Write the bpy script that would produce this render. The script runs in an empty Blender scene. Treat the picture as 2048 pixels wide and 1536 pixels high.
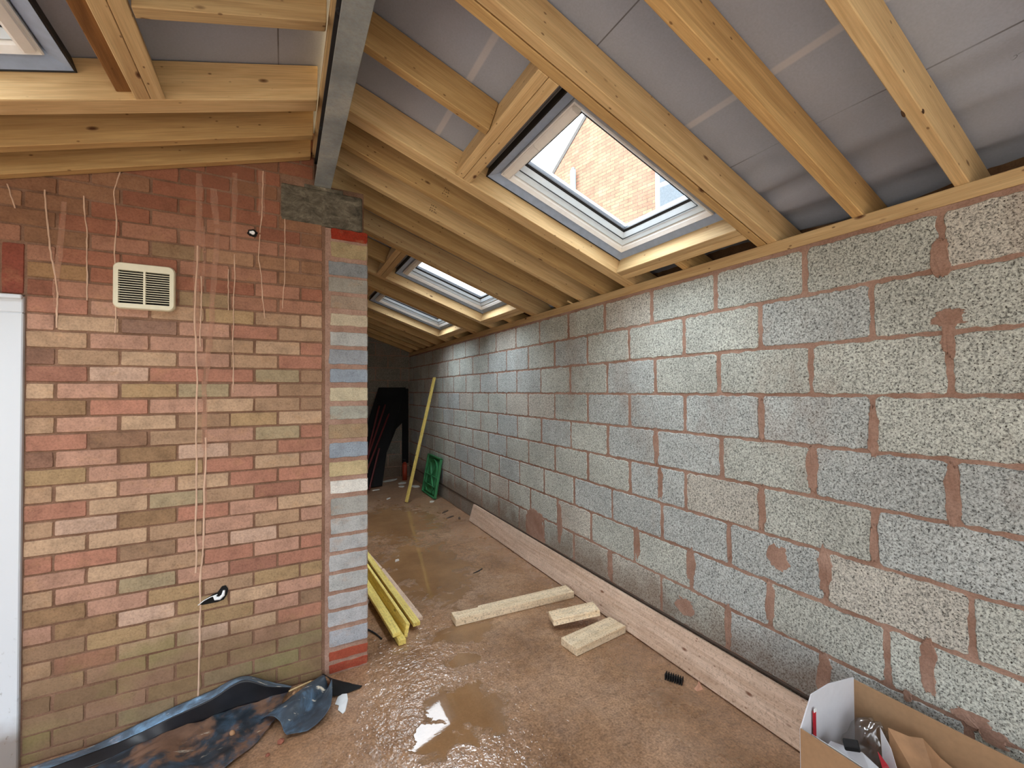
import bpy, bmesh, math, random
from mathutils import Vector, Matrix, noise
random.seed(7)
S = bpy.context.scene
COL = S.collection

# ------------------------------------------------------------------ camera, world, exposure
W0 = 0.4942; PITCH = 0.0151; ROLL = -0.0055
def camera():
    cd = bpy.data.cameras.new('camera'); co = bpy.data.objects.new('camera', cd); COL.objects.link(co)
    cd.sensor_width = 36.0; cd.lens = 850.1 / 2048 * 36.0; cd.clip_start = 0.02
    cy, sy, cp, sp = math.cos(W0), math.sin(W0), math.cos(PITCH), math.sin(PITCH)
    f = Vector((sy*cp, cy*cp, sp)); r = Vector((cy, -sy, 0)); u = r.cross(f)
    cr, sr = math.cos(ROLL), math.sin(ROLL)
    r2 = r*cr + u*sr; u2 = -r*sr + u*cr
    m = Matrix((r2, u2, -f)).transposed().to_4x4(); m.translation = Vector((0, 0, 1.575))
    co.matrix_world = m
    S.camera = co
camera()
wd = bpy.data.worlds.new('overcast_sky'); S.world = wd; wd.use_nodes = True
_n = wd.node_tree.nodes; _l = wd.node_tree.links
_bg = _n['Background']; _bg.inputs['Strength'].default_value = 1.0
_tc = _n.new('ShaderNodeTexCoord'); _sep = _n.new('ShaderNodeSeparateXYZ'); _cr = _n.new('ShaderNodeValToRGB')
_l.new(_tc.outputs['Generated'], _sep.inputs[0]); _l.new(_sep.outputs['Z'], _cr.inputs[0]); _l.new(_cr.outputs[0], _bg.inputs['Color'])
_cr.color_ramp.elements[0].position = 0.0; _cr.color_ramp.elements[0].color = (1.05, 1.07, 1.10, 1)
_cr.color_ramp.elements[1].position = 0.92; _cr.color_ramp.elements[1].color = (13.0, 13.8, 14.6, 1)
_e = _cr.color_ramp.elements.new(0.5); _e.color = (2.5, 2.62, 2.78, 1)
S.view_settings.view_transform = 'Standard'; S.view_settings.look = 'None'
S.view_settings.gamma = 1.0; S.view_settings.use_curve_mapping = False
S.view_settings.exposure = 0.93

# ------------------------------------------------------------------ helpers
def lin(c):
    return tuple(((x/255)/12.92 if x/255 <= .04045 else ((x/255+.055)/1.055)**2.4) for x in c)
class NT:
    def __init__(s, name):
        s.m = bpy.data.materials.new(name); s.m.use_nodes = True; s.t = s.m.node_tree
        s.p = s.t.nodes['Principled BSDF']; s.out = s.t.nodes['Material Output']
        s.tc = s.t.nodes.new('ShaderNodeTexCoord')
    def n(s, ty, **kw):
        o = s.t.nodes.new('ShaderNode'+ty)
        for k, v in kw.items(): setattr(o, k, v)
        return o
    def l(s, a, b): s.t.links.new(a, b)
    def coord(s, scale=(1,1,1), rnd=False, kind='Object', loc=(0,0,0)):
        mp = s.n('Mapping'); mp.inputs['Scale'].default_value = scale; mp.inputs['Location'].default_value = loc
        src = s.tc.outputs[kind]
        if rnd:
            oi = s.n('ObjectInfo'); ml = s.n('Math', operation='MULTIPLY'); ml.inputs[1].default_value = 37.0
            s.l(oi.outputs['Random'], ml.inputs[0]); va = s.n('VectorMath', operation='ADD')
            s.l(src, va.inputs[0]); s.l(ml.outputs[0], va.inputs[1]); src = va.outputs[0]
        s.l(src, mp.inputs['Vector']); return mp.outputs[0]
    def noise(s, vec, scale, detail=4, rough=.55, dist=0):
        o = s.n('TexNoise'); o.inputs['Scale'].default_value = scale; o.inputs['Detail'].default_value = detail
        o.inputs['Roughness'].default_value = rough; o.inputs['Distortion'].default_value = dist
        s.l(vec, o.inputs['Vector']); return o.outputs['Fac']
    def vor(s, vec, scale, feat='F1', rnd=1.0):
        o = s.n('TexVoronoi', feature=feat); o.inputs['Scale'].default_value = scale; o.inputs['Randomness'].default_value = rnd
        s.l(vec, o.inputs['Vector']); return o.outputs['Distance']
    def ramp(s, fac, stops, interp='LINEAR'):
        o = s.n('ValToRGB'); o.color_ramp.interpolation = interp; e = o.color_ramp.elements
        while len(e) < len(stops): e.new(0.5)
        for i, (p, c) in enumerate(stops):
            e[i].position = p; e[i].color = (c[0], c[1], c[2], 1) if not isinstance(c, (int, float)) else (c, c, c, 1)
        s.l(fac, o.inputs[0]); return o.outputs[0]
    def mix(s, fac, a, b, mode='MIX'):
        o = s.n('Mix', data_type='RGBA', blend_type=mode)
        for val, i in ((fac, 0), (a, 6), (b, 7)):
            if isinstance(val, (int, float)): o.inputs[i].default_value = val if i == 0 else (val, val, val, 1)
            elif isinstance(val, tuple): o.inputs[i].default_value = (*val, 1)
            else: s.l(val, o.inputs[i])
        return o.outputs[2]
    def math(s, op, a, b=None, clamp=False):
        o = s.n('Math', operation=op, use_clamp=clamp)
        for i, v in enumerate((a, b)):
            if v is None: continue
            if isinstance(v, (int, float)): o.inputs[i].default_value = v
            else: s.l(v, o.inputs[i])
        return o.outputs[0]
    def bump(s, h, strength=.5, dist=.01, prev=None):
        o = s.n('Bump'); o.inputs['Strength'].default_value = strength; o.inputs['Distance'].default_value = dist
        s.l(h, o.inputs['Height'])
        if prev is not None: s.l(prev, o.inputs['Normal'])
        return o.outputs[0]
    def fin(s, color=None, rough=.6, normal=None, metal=0, spec=None):
        p = s.p
        if color is not None:
            if isinstance(color, tuple): p.inputs['Base Color'].default_value = (*color, 1)
            else: s.l(color, p.inputs['Base Color'])
        if isinstance(rough, (int, float)): p.inputs['Roughness'].default_value = rough
        else: s.l(rough, p.inputs['Roughness'])
        p.inputs['Metallic'].default_value = metal
        if spec is not None: p.inputs['Specular IOR Level'].default_value = spec
        if normal is not None: s.l(normal, p.inputs['Normal'])
        return s.m

def plain(name, rgb, rough=.5, metal=0, var=.12, scale=30, bump=0.0):
    t = NT(name); c = lin(rgb); v = t.coord()
    nz = t.noise(v, scale, 3)
    col = t.ramp(nz, [(.3, tuple(x*(1-var) for x in c)), (.7, tuple(min(1, x*(1+var)) for x in c))])
    nm = t.bump(nz, bump, .003) if bump else None
    return t.fin(col, rough, nm, metal)

def timber_mat(name, light, dark, knot=(88, 52, 28), grime=0.0, grain=1.0):
    t = NT(name); lc, dc, kc = lin(light), lin(dark), lin(knot)
    v = t.coord((1.1, 17*grain, 17*grain), rnd=True)
    g1 = t.noise(v, 1.7, 6, .62, .5)
    v2 = t.coord((4, 150, 150), rnd=True); g2 = t.noise(v2, 1.5, 2)
    base = t.ramp(g1, [(.28, dc), (.46, tuple((a+b)/2 for a, b in zip(lc, dc))), (.6, lc), (.8, tuple(min(1, x*1.1) for x in lc))])
    fine = t.ramp(g2, [(.3, .86), (.65, 1.06)])
    col = t.mix(1.0, base, fine, 'MULTIPLY')
    vk = t.coord((3.6, 8.5, 8.5), rnd=True); k = t.vor(vk, 1.0)
    kf = t.ramp(k, [(.025, 1.0), (.06, .6), (.085, 0.0)])
    vs = t.coord((13, 24, 24), rnd=True); sp = t.ramp(t.vor(vs, 1.0), [(.06, 1.0), (.11, 0.0)])
    kk = t.math('MAXIMUM', kf, t.math('MULTIPLY', sp, .7))
    col = t.mix(kk, col, kc)
    oi = t.n('ObjectInfo'); hv = t.n('HueSaturation')
    t.l(t.math('ADD', t.math('MULTIPLY', oi.outputs['Random'], .26), .87), hv.inputs['Value']); t.l(col, hv.inputs['Color'])
    col = hv.outputs[0]
    if grime:
        w = t.coord((1, 1, 1), rnd=True)
        gm = t.ramp(t.noise(w, 14, 6, .7), [(.5, 0.0), (.72, grime*.7)])
        sp2 = t.ramp(t.noise(w, 85, 3, .7), [(.54, 0.0), (.62, .95*grime)])
        col = t.mix(t.math('MAXIMUM', gm, sp2), col, lin((96, 70, 44)))
    nm = t.bump(g1, .25, .004, t.bump(g2, .2, .002))
    return t.fin(col, .62, nm, spec=.3)

M = {}
M['pine'] = timber_mat('sawn_pine', (204, 170, 116), (176, 140, 90))
M['pine_pale'] = timber_mat('pale_pine', (214, 186, 138), (190, 156, 110))
M['batten'] = timber_mat('treated_yellow_batten', (242, 222, 130), (212, 184, 92), (110, 84, 40), grime=.35)
M['offcut'] = timber_mat('muddy_offcut', (240, 220, 188), (220, 192, 152), (130, 92, 56), grime=.55)
M['pinkboard'] = timber_mat('pink_board', (230, 204, 182), (202, 170, 144), (130, 90, 70), grime=.35, grain=1.4)
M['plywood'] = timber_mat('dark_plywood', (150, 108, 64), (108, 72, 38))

def steel():
    t = NT('primed_steel'); v = t.coord()
    a = t.noise(v, 5, 6, .65); b = t.noise(t.coord((1, 1, 1)), 60, 4, .7)
    col = t.ramp(a, [(.3, lin((112, 119, 124))), (.5, lin((142, 150, 152))), (.72, lin((172, 173, 166)))])
    col = t.mix(t.ramp(b, [(.45, 0.0), (.75, .45)]), col, lin((126, 116, 98)))
    return t.fin(col, t.ramp(a, [(.3, .5), (.7, .75)]), t.bump(b, .15, .002), .1)
M['steel'] = steel()
M['steel_shade'] = plain('steel_web_shade', (40, 40, 42), .7)  # shadow in the beam's recess put into a darker steel colour

def col_attr_mat(name, noise_sc=120, pore=.5, speck=(60, 48, 36), bump=.35, grime=True, mort=False):
    t = NT(name); at = t.n('Attribute', attribute_name='Col'); v = t.coord()
    c = at.outputs['Color']
    big = t.noise(v, 16, 5, .6); c = t.mix(1.0, c, t.ramp(big, [(.25, .74), (.5, 1.0), (.78, 1.16)]), 'MULTIPLY')
    blot = t.noise(t.coord((1, 1, 1.6), loc=(3, 1, 2)), 9, 5, .65)
    c = t.mix(t.ramp(blot, [(.56, 0.0), (.74, .35)]), c, lin((186, 146, 106)))
    fine = t.noise(v, noise_sc, 5, .7)
    c = t.mix(1.0, c, t.ramp(fine, [(.3, .72), (.5, 1.0), (.72, 1.18)]), 'MULTIPLY')
    po = t.vor(v, 95); pm = t.noise(v, 7, 3)
    pf = t.math('MULTIPLY', t.ramp(po, [(.10, 1.0), (.2, 0.0)]), t.ramp(pm, [(.45, 0.0), (.62, pore)]))
    c = t.mix(pf, c, lin(speck))
    if grime:
        sp = t.n('SeparateXYZ'); t.l(v, sp.inputs[0])
        h = t.math('ADD', sp.outputs['Z'], t.math('MULTIPLY', t.noise(t.coord(), 3.2, 5, .6), -.55))
        gm = t.ramp(h, [(0.0, .62), (.1, .28), (.26, 0.0)])
        gr = t.mix(t.ramp(t.noise(t.coord(loc=(5, 5, 5)), 3.0, 3), [(.5, 0.0), (.68, .9)]), lin((112, 90, 66)), lin((122, 118, 66)))
        c = t.mix(gm, c, gr)
        hi = t.math('ADD', sp.outputs['Z'], t.math('MULTIPLY', t.noise(t.coord(loc=(2, 5, 9)), 2.5, 5, .6), .5))
        hm = t.math('MULTIPLY', t.math('SUBTRACT', hi, 2.15, True), 1.1, True)
        c = t.mix(t.math('MULTIPLY', hm, .6), c, lin((128, 82, 60)))
    nm = t.bump(fine, bump, .004, t.bump(po, .25*pore, .003))
    return t.fin(c, .88, nm, spec=.2)
M['brick'] = col_attr_mat('facing_brick')
M['pier'] = col_attr_mat('pier_block', 160, .9, (70, 62, 50), .6, False)

def block_mat():
    t = NT('aggregate_block'); at = t.n('Attribute', attribute_name='Col'); v = t.coord()
    c = at.outputs['Color']
    n1 = t.noise(v, 125, 4, .7, .2); vr = t.vor(v, 70)
    c = t.mix(1.0, c, t.ramp(n1, [(.34, .22), (.44, .70), (.52, .98), (.68, 1.34)]), 'MULTIPLY')
    pit = t.ramp(t.noise(t.coord(loc=(4, 4, 4)), 150, 3, .6), [(.35, 1.0), (.41, 0.0)])
    c = t.mix(pit, c, lin((66, 62, 56)))
    big = t.noise(t.coord(loc=(9, 2, 1)), 3.5, 5, .6)
    c = t.mix(1.0, c, t.ramp(big, [(.3, .84), (.7, 1.1)]), 'MULTIPLY')
    st = t.noise(t.coord((1, 1, .6), loc=(1, 7, 3)), 2.2, 6, .62)
    c = t.mix(t.ramp(st, [(.56, 0.0), (.72, .38)]), c, lin((150, 118, 98)))
    sp = t.n('SeparateXYZ'); t.l(v, sp.inputs[0])
    h = t.math('ADD', sp.outputs['Z'], t.math('MULTIPLY', t.noise(v, 3.2, 5, .6), -.5))
    c = t.mix(t.ramp(h, [(0.0, .6), (.2, 0.0)]), c, lin((112, 84, 62)))
    hgt = t.math('ADD', n1, t.math('MULTIPLY', pit, -.4))
    return t.fin(c, .92, t.bump(hgt, .85, .006), spec=.15)
M['block'] = block_mat()

def mortar(name, a, b):
    t = NT(name); v = t.coord(); n1 = t.noise(v, 8, 6, .6); n2 = t.noise(v, 130, 4, .7)
    c = t.ramp(n1, [(.3, lin(a)), (.7, lin(b))])
    c = t.mix(1.0, c, t.ramp(n2, [(.3, .75), (.6, 1.08)]), 'MULTIPLY')
    return t.fin(c, .9, t.bump(t.math('ADD', n2, n1), .5, .006), spec=.15)
M['mortar_red'] = mortar('red_mortar', (146, 114, 98), (178, 148, 132))
M['mortar_brick'] = mortar('old_mortar', (116, 88, 70), (150, 118, 98))
M['mortar_dark'] = mortar('dark_mortar', (84, 62, 44), (120, 92, 68))

def concrete_pad():
    t = NT('padstone_concrete'); v = t.coord((1, 1, 1.6)); a = t.noise(v, 14, 7, .75, .5)
    c = t.ramp(a, [(.32, lin((44, 40, 32))), (.5, lin((94, 88, 74))), (.62, lin((122, 114, 98))), (.72, lin((176, 166, 146)))])
    return t.fin(c, .9, t.bump(a, .6, .006))
M['padstone'] = concrete_pad()

def membrane():
    t = NT('breather_membrane'); v = t.coord(); sp = t.n('SeparateXYZ'); t.l(v, sp.inputs[0])
    n1 = t.noise(v, 2.0, 4); n2 = t.noise(v, 140, 2)
    c = t.ramp(n1, [(.3, lin((160, 170, 188))), (.7, lin((172, 182, 200)))])
    c = t.mix(1.0, c, t.ramp(n2, [(.3, .95), (.7, 1.04)]), 'MULTIPLY')
    # pale laps of the sheet at fixed distances down the slope, fold lines between them
    def line(x, w):
        d = t.math('ABSOLUTE', t.math('SUBTRACT', sp.outputs['X'], x)); return t.ramp(t.math('DIVIDE', d, w), [(.6, 1.0), (1.0, 0.0)])
    brk = t.ramp(t.noise(t.coord(loc=(7, 0, 0)), 3, 2), [(.35, .25), (.6, 1.0)])
    lap = t.math('MAXIMUM', line(1.457, .016), line(.70, .016))
    c = t.mix(t.math('MULTIPLY', lap, .42), c, lin((222, 220, 220)))
    fold = t.math('MAXIMUM', t.math('MAXIMUM', line(.99, .0028), line(1.735, .0028)), line(-.02, .003))
    fold = t.math('MULTIPLY', fold, brk)
    c = t.mix(t.math('MULTIPLY', fold, .75), c, lin((72, 66, 64)))
    m = t.fin(c, .55, t.bump(n1, .15, .02), spec=.3)
    return m
M['membrane'] = membrane()

def floor_mat():
    t = NT('wet_muddy_concrete'); v = t.coord(); sp = t.n('SeparateXYZ'); t.l(v, sp.inputs[0])
    X, Y = sp.outputs['X'], sp.outputs['Y']
    def blob(cx, cy, rx, ry):
        dx = t.math('DIVIDE', t.math('SUBTRACT', X, cx), rx); dy = t.math('DIVIDE', t.math('SUBTRACT', Y, cy), ry)
        return t.math('SUBTRACT', 1.0, t.math('SQRT', t.math('ADD', t.math('MULTIPLY', dx, dx), t.math('MULTIPLY', dy, dy))))
    pools = None
    for b in ((.80, 1.98, .22, .20), (.62, 1.90, .12, .13), (1.05, 2.62, .20, .14), (1.12, 3.75, .42, .75), (1.2, 5.2, .5, .8), (.92, 2.35, .10, .08), (.9, 1.45, .16, .12), (.35, 1.5, .2, .15)):
        q = blob(*b); pools = q if pools is None else t.math('MAXIMUM', pools, q)
    edge = t.noise(v, 7, 7, .65, .4)
    p = t.math('ADD', pools, t.math('MULTIPLY', t.math('SUBTRACT', edge, .5), 2.6))
    wet = t.ramp(p, [(.04, 0.0), (.2, 1.0)])                        # standing water
    # damp band along the middle, drier toward the walls
    damp = t.math('ADD', blob(.95, 3.2, 1.15, 3.4), t.math('MULTIPLY', t.math('SUBTRACT', t.noise(v, 2.6, 5, .6), .5), 1.3))
    dampf = t.ramp(damp, [(-.0, 0.0), (.45, 1.0)])
    n1 = t.noise(v, 2.4, 7, .6); n2 = t.noise(v, 26, 7, .68); n3 = t.noise(t.coord((1, 1, 1), loc=(3, 3, 3)), 95, 5, .7)
    c = t.ramp(n1, [(.28, lin((126, 94, 68))), (.5, lin((158, 122, 92))), (.72, lin((180, 146, 118)))])
    c = t.mix(t.ramp(t.noise(t.coord(loc=(8, 1, 0)), 5, 6, .7), [(.45, 0.0), (.7, .6)]), c, lin((152, 124, 104)))
    c = t.mix(1.0, c, t.ramp(n2, [(.3, .66), (.55, 1.0), (.75, 1.2)]), 'MULTIPLY')
    c = t.mix(1.0, c, t.ramp(n3, [(.32, .55), (.5, 1.0), (.68, 1.42)]), 'MULTIPLY')
    wc = t.ramp(t.noise(v, 3, 3), [(.3, lin((120, 88, 58))), (.7, lin((150, 114, 78)))])
    c = t.mix(t.math('MULTIPLY', wet, .85), c, wc)
    rough = t.mix(wet, t.mix(dampf, .42, .05), .03)
    rip = t.noise(t.coord((1, 1, 1), loc=(6, 6, 0)), 58, 2, .5, .5); lump = t.noise(t.coord((1, 1, 1), loc=(2, 6, 0)), 20, 2, .5)
    bh = t.math('ADD', t.math('ADD', t.math('MULTIPLY', lump, 1.2), t.math('MULTIPLY', rip, .55)), 0.0)
    bh = t.math('MULTIPLY', bh, t.math('SUBTRACT', 1.0, t.math('MULTIPLY', wet, .985)))
    b = t.n('Bump'); b.inputs['Distance'].default_value = .0042; b.inputs['Strength'].default_value = 1.0; t.l(bh, b.inputs['Height'])
    m = t.fin(c, rough, b.outputs[0], spec=.75)
    return m
M['floor'] = floor_mat()

M['upvc'] = plain('white_upvc', (226, 232, 238), .35, var=.03)
def dirty_white():
    t = NT('mud_splashed_white'); v = t.coord(); sp = t.n('SeparateXYZ'); t.l(v, sp.inputs[0])
    c = lin((214, 222, 230)); s = t.ramp(t.noise(t.coord((1, 1, .6)), 48, 3, .6), [(.60, 0.0), (.68, 1.0)])
    lo = t.ramp(sp.outputs['Z'], [(0.0, .9), (.25, .45), (.75, 0.0)])
    col = t.mix(t.math('MULTIPLY', s, lo), c, lin((104, 96, 84)))
    st = t.math('ADD', sp.outputs['Z'], t.math('MULTIPLY', t.noise(v, 4, 4), -.25))
    col = t.mix(t.ramp(st, [(-.05, .8), (.1, 0.0)]), col, lin((120, 100, 82)))
    return t.fin(col, .4)
M['door'] = dirty_white()
M['cream'] = plain('cream_plastic', (226, 222, 196), .45, var=.04)
M['black'] = plain('black_plastic', (16, 16, 18), .75)
M['hole'] = plain('dark_cavity', (12, 10, 9), .95)
M['whitepl'] = plain('white_plastic', (232, 236, 238), .4, var=.05)
M['collar'] = plain('grey_window_collar', (158, 178, 208), .38, var=.08)
M['frame'] = plain('white_window_frame', (240, 240, 238), .35, var=.03)
M['sash'] = plain('white_sash', (226, 240, 250), .3, var=.03)
M['gasket'] = plain('rubber_gasket', (22, 24, 26), .6)
M['clad'] = plain('grey_cladding', (70, 72, 76), .4, .6)
M['card'] = plain('brown_cardboard', (166, 132, 98), .8, var=.06, scale=60)
M['cardwhite'] = plain('white_card_lining', (214, 216, 222), .6, var=.03)
M['red'] = plain('red_tape', (176, 30, 44), .5)
M['paper'] = plain('white_paper', (226, 224, 226), .7, var=.05, scale=20)
M['kraft'] = plain('brown_kraft_paper', (160, 122, 88), .75, var=.2, scale=18, bump=.4)
M['scrap'] = plain('pale_scrap', (214, 212, 206), .7, var=.08)
M['brickchip'] = plain('brick_chip', (206, 158, 132), .85, var=.15, bump=.5)
M['brickred'] = plain('red_brick_rubble', (140, 84, 66), .9, var=.2, bump=.5)
M['greenpl'] = plain('green_cover', (62, 138, 88), .45, var=.2, scale=12)
M['orange'] = plain('orange_paint', (150, 50, 26), .5)
M['darkred'] = plain('dark_red_paint', (92, 22, 20), .5)
M['blacksheet'] = plain('black_polythene', (8, 8, 9), .9)
M['dpc'] = plain('black_dpc_strip', (74, 60, 50), .7, bump=.5)
M['grey_pipe'] = plain('grey_soil_pipe', (112, 124, 130), .4)
M['roof_tile'] = plain('grey_roof_tile', (90, 86, 82), .85)
M['ground'] = plain('outside_ground', (104, 96, 84), .95, var=.25, scale=4)
M['nbpane'] = plain('neighbour_window_glass', (96, 104, 110), .1)
M['nbframe'] = plain('neighbour_window_frame', (168, 176, 184), .4)
M['ink'] = plain('stamp_ink', (66, 42, 20), .8)
M['penink'] = plain('black_print', (44, 42, 40), .8)

def glass():
    t = NT('window_glass'); t.t.nodes.remove(t.p)
    tr = t.n('BsdfTransparent'); tr.inputs[0].default_value = (.93, .96, .97, 1)
    gl = t.n('BsdfGlossy'); gl.inputs['Roughness'].default_value = .02
    lw = t.n('LayerWeight'); lw.inputs['Blend'].default_value = .5; mx = t.n('MixShader')
    t.l(t.math('ADD', t.math('MULTIPLY', t.math('POWER', lw.outputs['Facing'], 5.0), .8), .04), mx.inputs[0]); t.l(tr.outputs[0], mx.inputs[1]); t.l(gl.outputs[0], mx.inputs[2]); t.l(mx.outputs[0], t.out.inputs[0])
    return t.m
M['glass'] = glass()
def film():
    t = NT('clear_film'); t.t.nodes.remove(t.p)
    tr = t.n('BsdfTransparent'); tr.inputs[0].default_value = (.95, .96, .96, 1)
    gl = t.n('BsdfGlossy'); gl.inputs['Roughness'].default_value = .2
    mx = t.n('MixShader'); mx.inputs[0].default_value = .16
    t.l(tr.outputs[0], mx.inputs[1]); t.l(gl.outputs[0], mx.inputs[2]); t.l(mx.outputs[0], t.out.inputs[0])
    return t.m
M['film'] = film()
def haze_streak():
    t = NT('pale_lime_wash'); tr = t.n('BsdfTransparent'); mx = t.n('MixShader')
    t.fin(lin((206, 158, 132)), .9)
    f = t.ramp(t.noise(t.coord(), 60, 3, .7), [(.3, .22), (.7, .5)])
    t.l(f, mx.inputs[0]); t.l(tr.outputs[0], mx.inputs[1]); t.l(t.p.outputs[0], mx.inputs[2]); t.l(mx.outputs[0], t.out.inputs[0])
    return t.m
M['wash'] = haze_streak()
M['drip'] = plain('dried_cement', (204, 172, 148), .9, var=.1)

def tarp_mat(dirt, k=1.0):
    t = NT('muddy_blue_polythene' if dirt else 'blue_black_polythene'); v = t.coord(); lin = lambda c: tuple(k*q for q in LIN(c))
    a = t.noise(v, 9, 6, .65, .6)
    c = t.ramp(a, [(.3, lin((26, 30, 36))), (.52, lin((44, 54, 64))), (.66, lin((66, 88, 108))), (.8, lin((116, 130, 138)))])
    b = t.noise(t.coord(loc=(4, 2, 1)), 6, 7, .68, .3)
    mud = t.mix(t.noise(v, 40, 4, .7), lin((92, 66, 52)), lin((136, 104, 84)))
    c = t.mix(t.ramp(b, [(.46, 0.0), (.56, 1.0)] if dirt else [(.58, 0.0), (.74, .5)]), c, mud)
    wv = t.noise(t.coord((2.2, 8, 1), loc=(1, 1, 1)), 4, 5, .7)
    c = t.mix(t.ramp(wv, [(.63, 0.0), (.7, .75)]), c, lin((196, 186, 168)))
    return t.fin(c, t.ramp(b, [(.45, .32), (.6, .7)]), t.bump(b, .3, .01, t.bump(a, .2, .008)))
LIN = lin
M['tarp'] = tarp_mat(False); M['tarpmud'] = tarp_mat(True); M['tarpblue'] = tarp_mat(False, 1.9)
M['tarplit'] = tarp_mat(False, 4.2)  # brightened copy of the sheet, sky light on the fold painted in
M['tarpshade'] = plain('shaded_polythene_face', (22, 24, 30), .4, var=.5, scale=9)  # same sheet darkened, shade on the fold's front painted in

def nb_brick():
    t = NT('neighbour_brickwork'); v = t.coord()
    b = t.n('TexBrick'); b.inputs['Scale'].default_value = 1.0; b.inputs['Brick Width'].default_value = .225; b.inputs['Row Height'].default_value = .075
    b.inputs['Mortar Size'].default_value = .006; b.inputs['Bias'].default_value = -.1
    b.inputs['Color1'].default_value = (*lin((158, 112, 92)), 1); b.inputs['Color2'].default_value = (*lin((156, 130, 104)), 1); b.inputs['Mortar'].default_value = (*lin((104, 92, 82)), 1)
    sp = t.n('SeparateXYZ'); cb = t.n('CombineXYZ'); t.l(v, sp.inputs[0]); t.l(sp.outputs['Y'], cb.inputs['X']); t.l(sp.outputs['Z'], cb.inputs['Y'])
    t.l(cb.outputs[0], b.inputs['Vector'])
    c = t.mix(1.0, b.outputs['Color'], t.ramp(t.noise(v, 3, 5, .7), [(.3, .8), (.7, 1.25)]), 'MULTIPLY')
    return t.fin(c, .9, spec=.1)
M['nbbrick'] = nb_brick()

# ---- objects
def props(o, label=None, cat=None, group=None, kind=None):
    if label: o['label'] = label
    if cat: o['category'] = cat
    if group: o['group'] = group
    if kind: o['kind'] = kind
    return o
def empty(name, loc=(0, 0, 0), rotz=0.0):
    o = bpy.data.objects.new(name, None); COL.objects.link(o); o.location = loc; o.rotation_euler = (0, 0, rotz); o.empty_display_size = .05
    return o
def obj(name, bm, mats, parent=None, smooth=False):
    me = bpy.data.meshes.new(name); bm.normal_update(); bm.to_mesh(me); bm.free()
    for m in (mats if isinstance(mats, (list, tuple)) else [mats]): me.materials.append(M[m] if isinstance(m, str) else m)
    if smooth:
        for p in me.polygons: p.use_smooth = True
    o = bpy.data.objects.new(name, me); COL.objects.link(o)
    if parent is not None: o.parent = parent
    return o
def box(bm, lo, hi, bev=0.0, mi=0):
    r = bmesh.ops.create_cube(bm, size=1.0)['verts']
    for v in r: v.co = Vector([(lo[i]+hi[i])/2 + v.co[i]*(hi[i]-lo[i]) for i in range(3)])
    es = list({e for v in r for e in v.link_edges}); fs = {f for v in r for f in v.link_faces}
    for f in fs: f.material_index = mi
    if bev: bmesh.ops.bevel(bm, geom=es, offset=bev, segments=1, affect='EDGES', profile=.5)
    return r
def boxobj(name, lo, hi, mat, parent=None, bev=0.0):
    bm = bmesh.new(); box(bm, lo, hi, bev); return obj(name, bm, mat, parent)
def cyl(bm, p0, p1, r, seg=16, r2=None, cap=True):
    p0, p1 = Vector(p0), Vector(p1); d = p1-p0
    m = Matrix.Translation((p0+p1)/2) @ d.to_track_quat('Z', 'Y').to_matrix().to_4x4()
    bmesh.ops.create_cone(bm, cap_ends=cap, segments=seg, radius1=r, radius2=r if r2 is None else r2, depth=d.length, matrix=m)
def tube(bm, pts, r, seg=8):
    pts = [Vector(p) for p in pts]; rings = []
    for i, p in enumerate(pts):
        d = (pts[min(i+1, len(pts)-1)] - pts[max(i-1, 0)]).normalized()
        a = d.orthogonal().normalized(); b = d.cross(a)
        if rings and prev_a.length: a = (prev_a - d*prev_a.dot(d)).normalized(); b = d.cross(a)
        prev_a = a
        rr = r[i] if isinstance(r, (list, tuple)) else r
        rings.append([bm.verts.new(p + (a*math.cos(t)+b*math.sin(t))*rr) for t in [2*math.pi*k/seg for k in range(seg)]])
    for q, w in zip(rings, rings[1:]):
        for k in range(seg): bm.faces.new((q[k], q[(k+1) % seg], w[(k+1) % seg], w[k]))
    bm.faces.new(rings[0][::-1]); bm.faces.new(rings[-1])

def timber_bm(L, w, h, shear=0.0, bev=.0025, shear1=None):
    bm = bmesh.new(); r = bmesh.ops.create_cube(bm, size=1.0)['verts']
    for v in r:
        top = v.co.z > 0
        sh = shear if (shear1 is None or v.co.x < 0) else shear1
        v.co = Vector(((v.co.x+.5)*L + (sh*h if top else 0), v.co.y*w, (v.co.z+.5)*h))
    bmesh.ops.bevel(bm, geom=bm.edges[:], offset=bev, segments=1, affect='EDGES')
    return bm
def place(o, p, xdir, zdir):
    x = Vector(xdir).normalized(); z = Vector(zdir).normalized(); y = z.cross(x).normalized(); z = x.cross(y)
    m = Matrix((x, y, z)).transposed().to_4x4(); m.translation = Vector(p); o.matrix_world = m
    return o
def timber(name, p, xdir, zdir, L, w, h, mat='pine', shear=0.0, label=None, cat='timber', group=None, parent=None, bev=.0025, shear1=None):
    o = obj(name, timber_bm(L, w, h, shear, bev, shear1), mat, parent); place(o, p, xdir, zdir)
    if label: props(o, label, cat, group)
    return o

# ------------------------------------------------------------------ structure geometry constants
BX = 2.07; BY = 2.585
TA = .345; A = math.atan(TA); SR = Vector((math.cos(A), 0, -math.sin(A))); NR = Vector((math.sin(A), 0, math.cos(A)))
TB = .323; B = math.atan(TB); SL = Vector((-math.cos(B), 0, -math.sin(B))); NL = Vector((-math.sin(B), 0, math.cos(B)))
def und(x): return 2.28 + TA*(2.07-x)                # underside of the right-hand rafters
def undl(x): return 2.855 - TB*(.14-x)               # underside of the left-hand rafters
RH = .144

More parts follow.
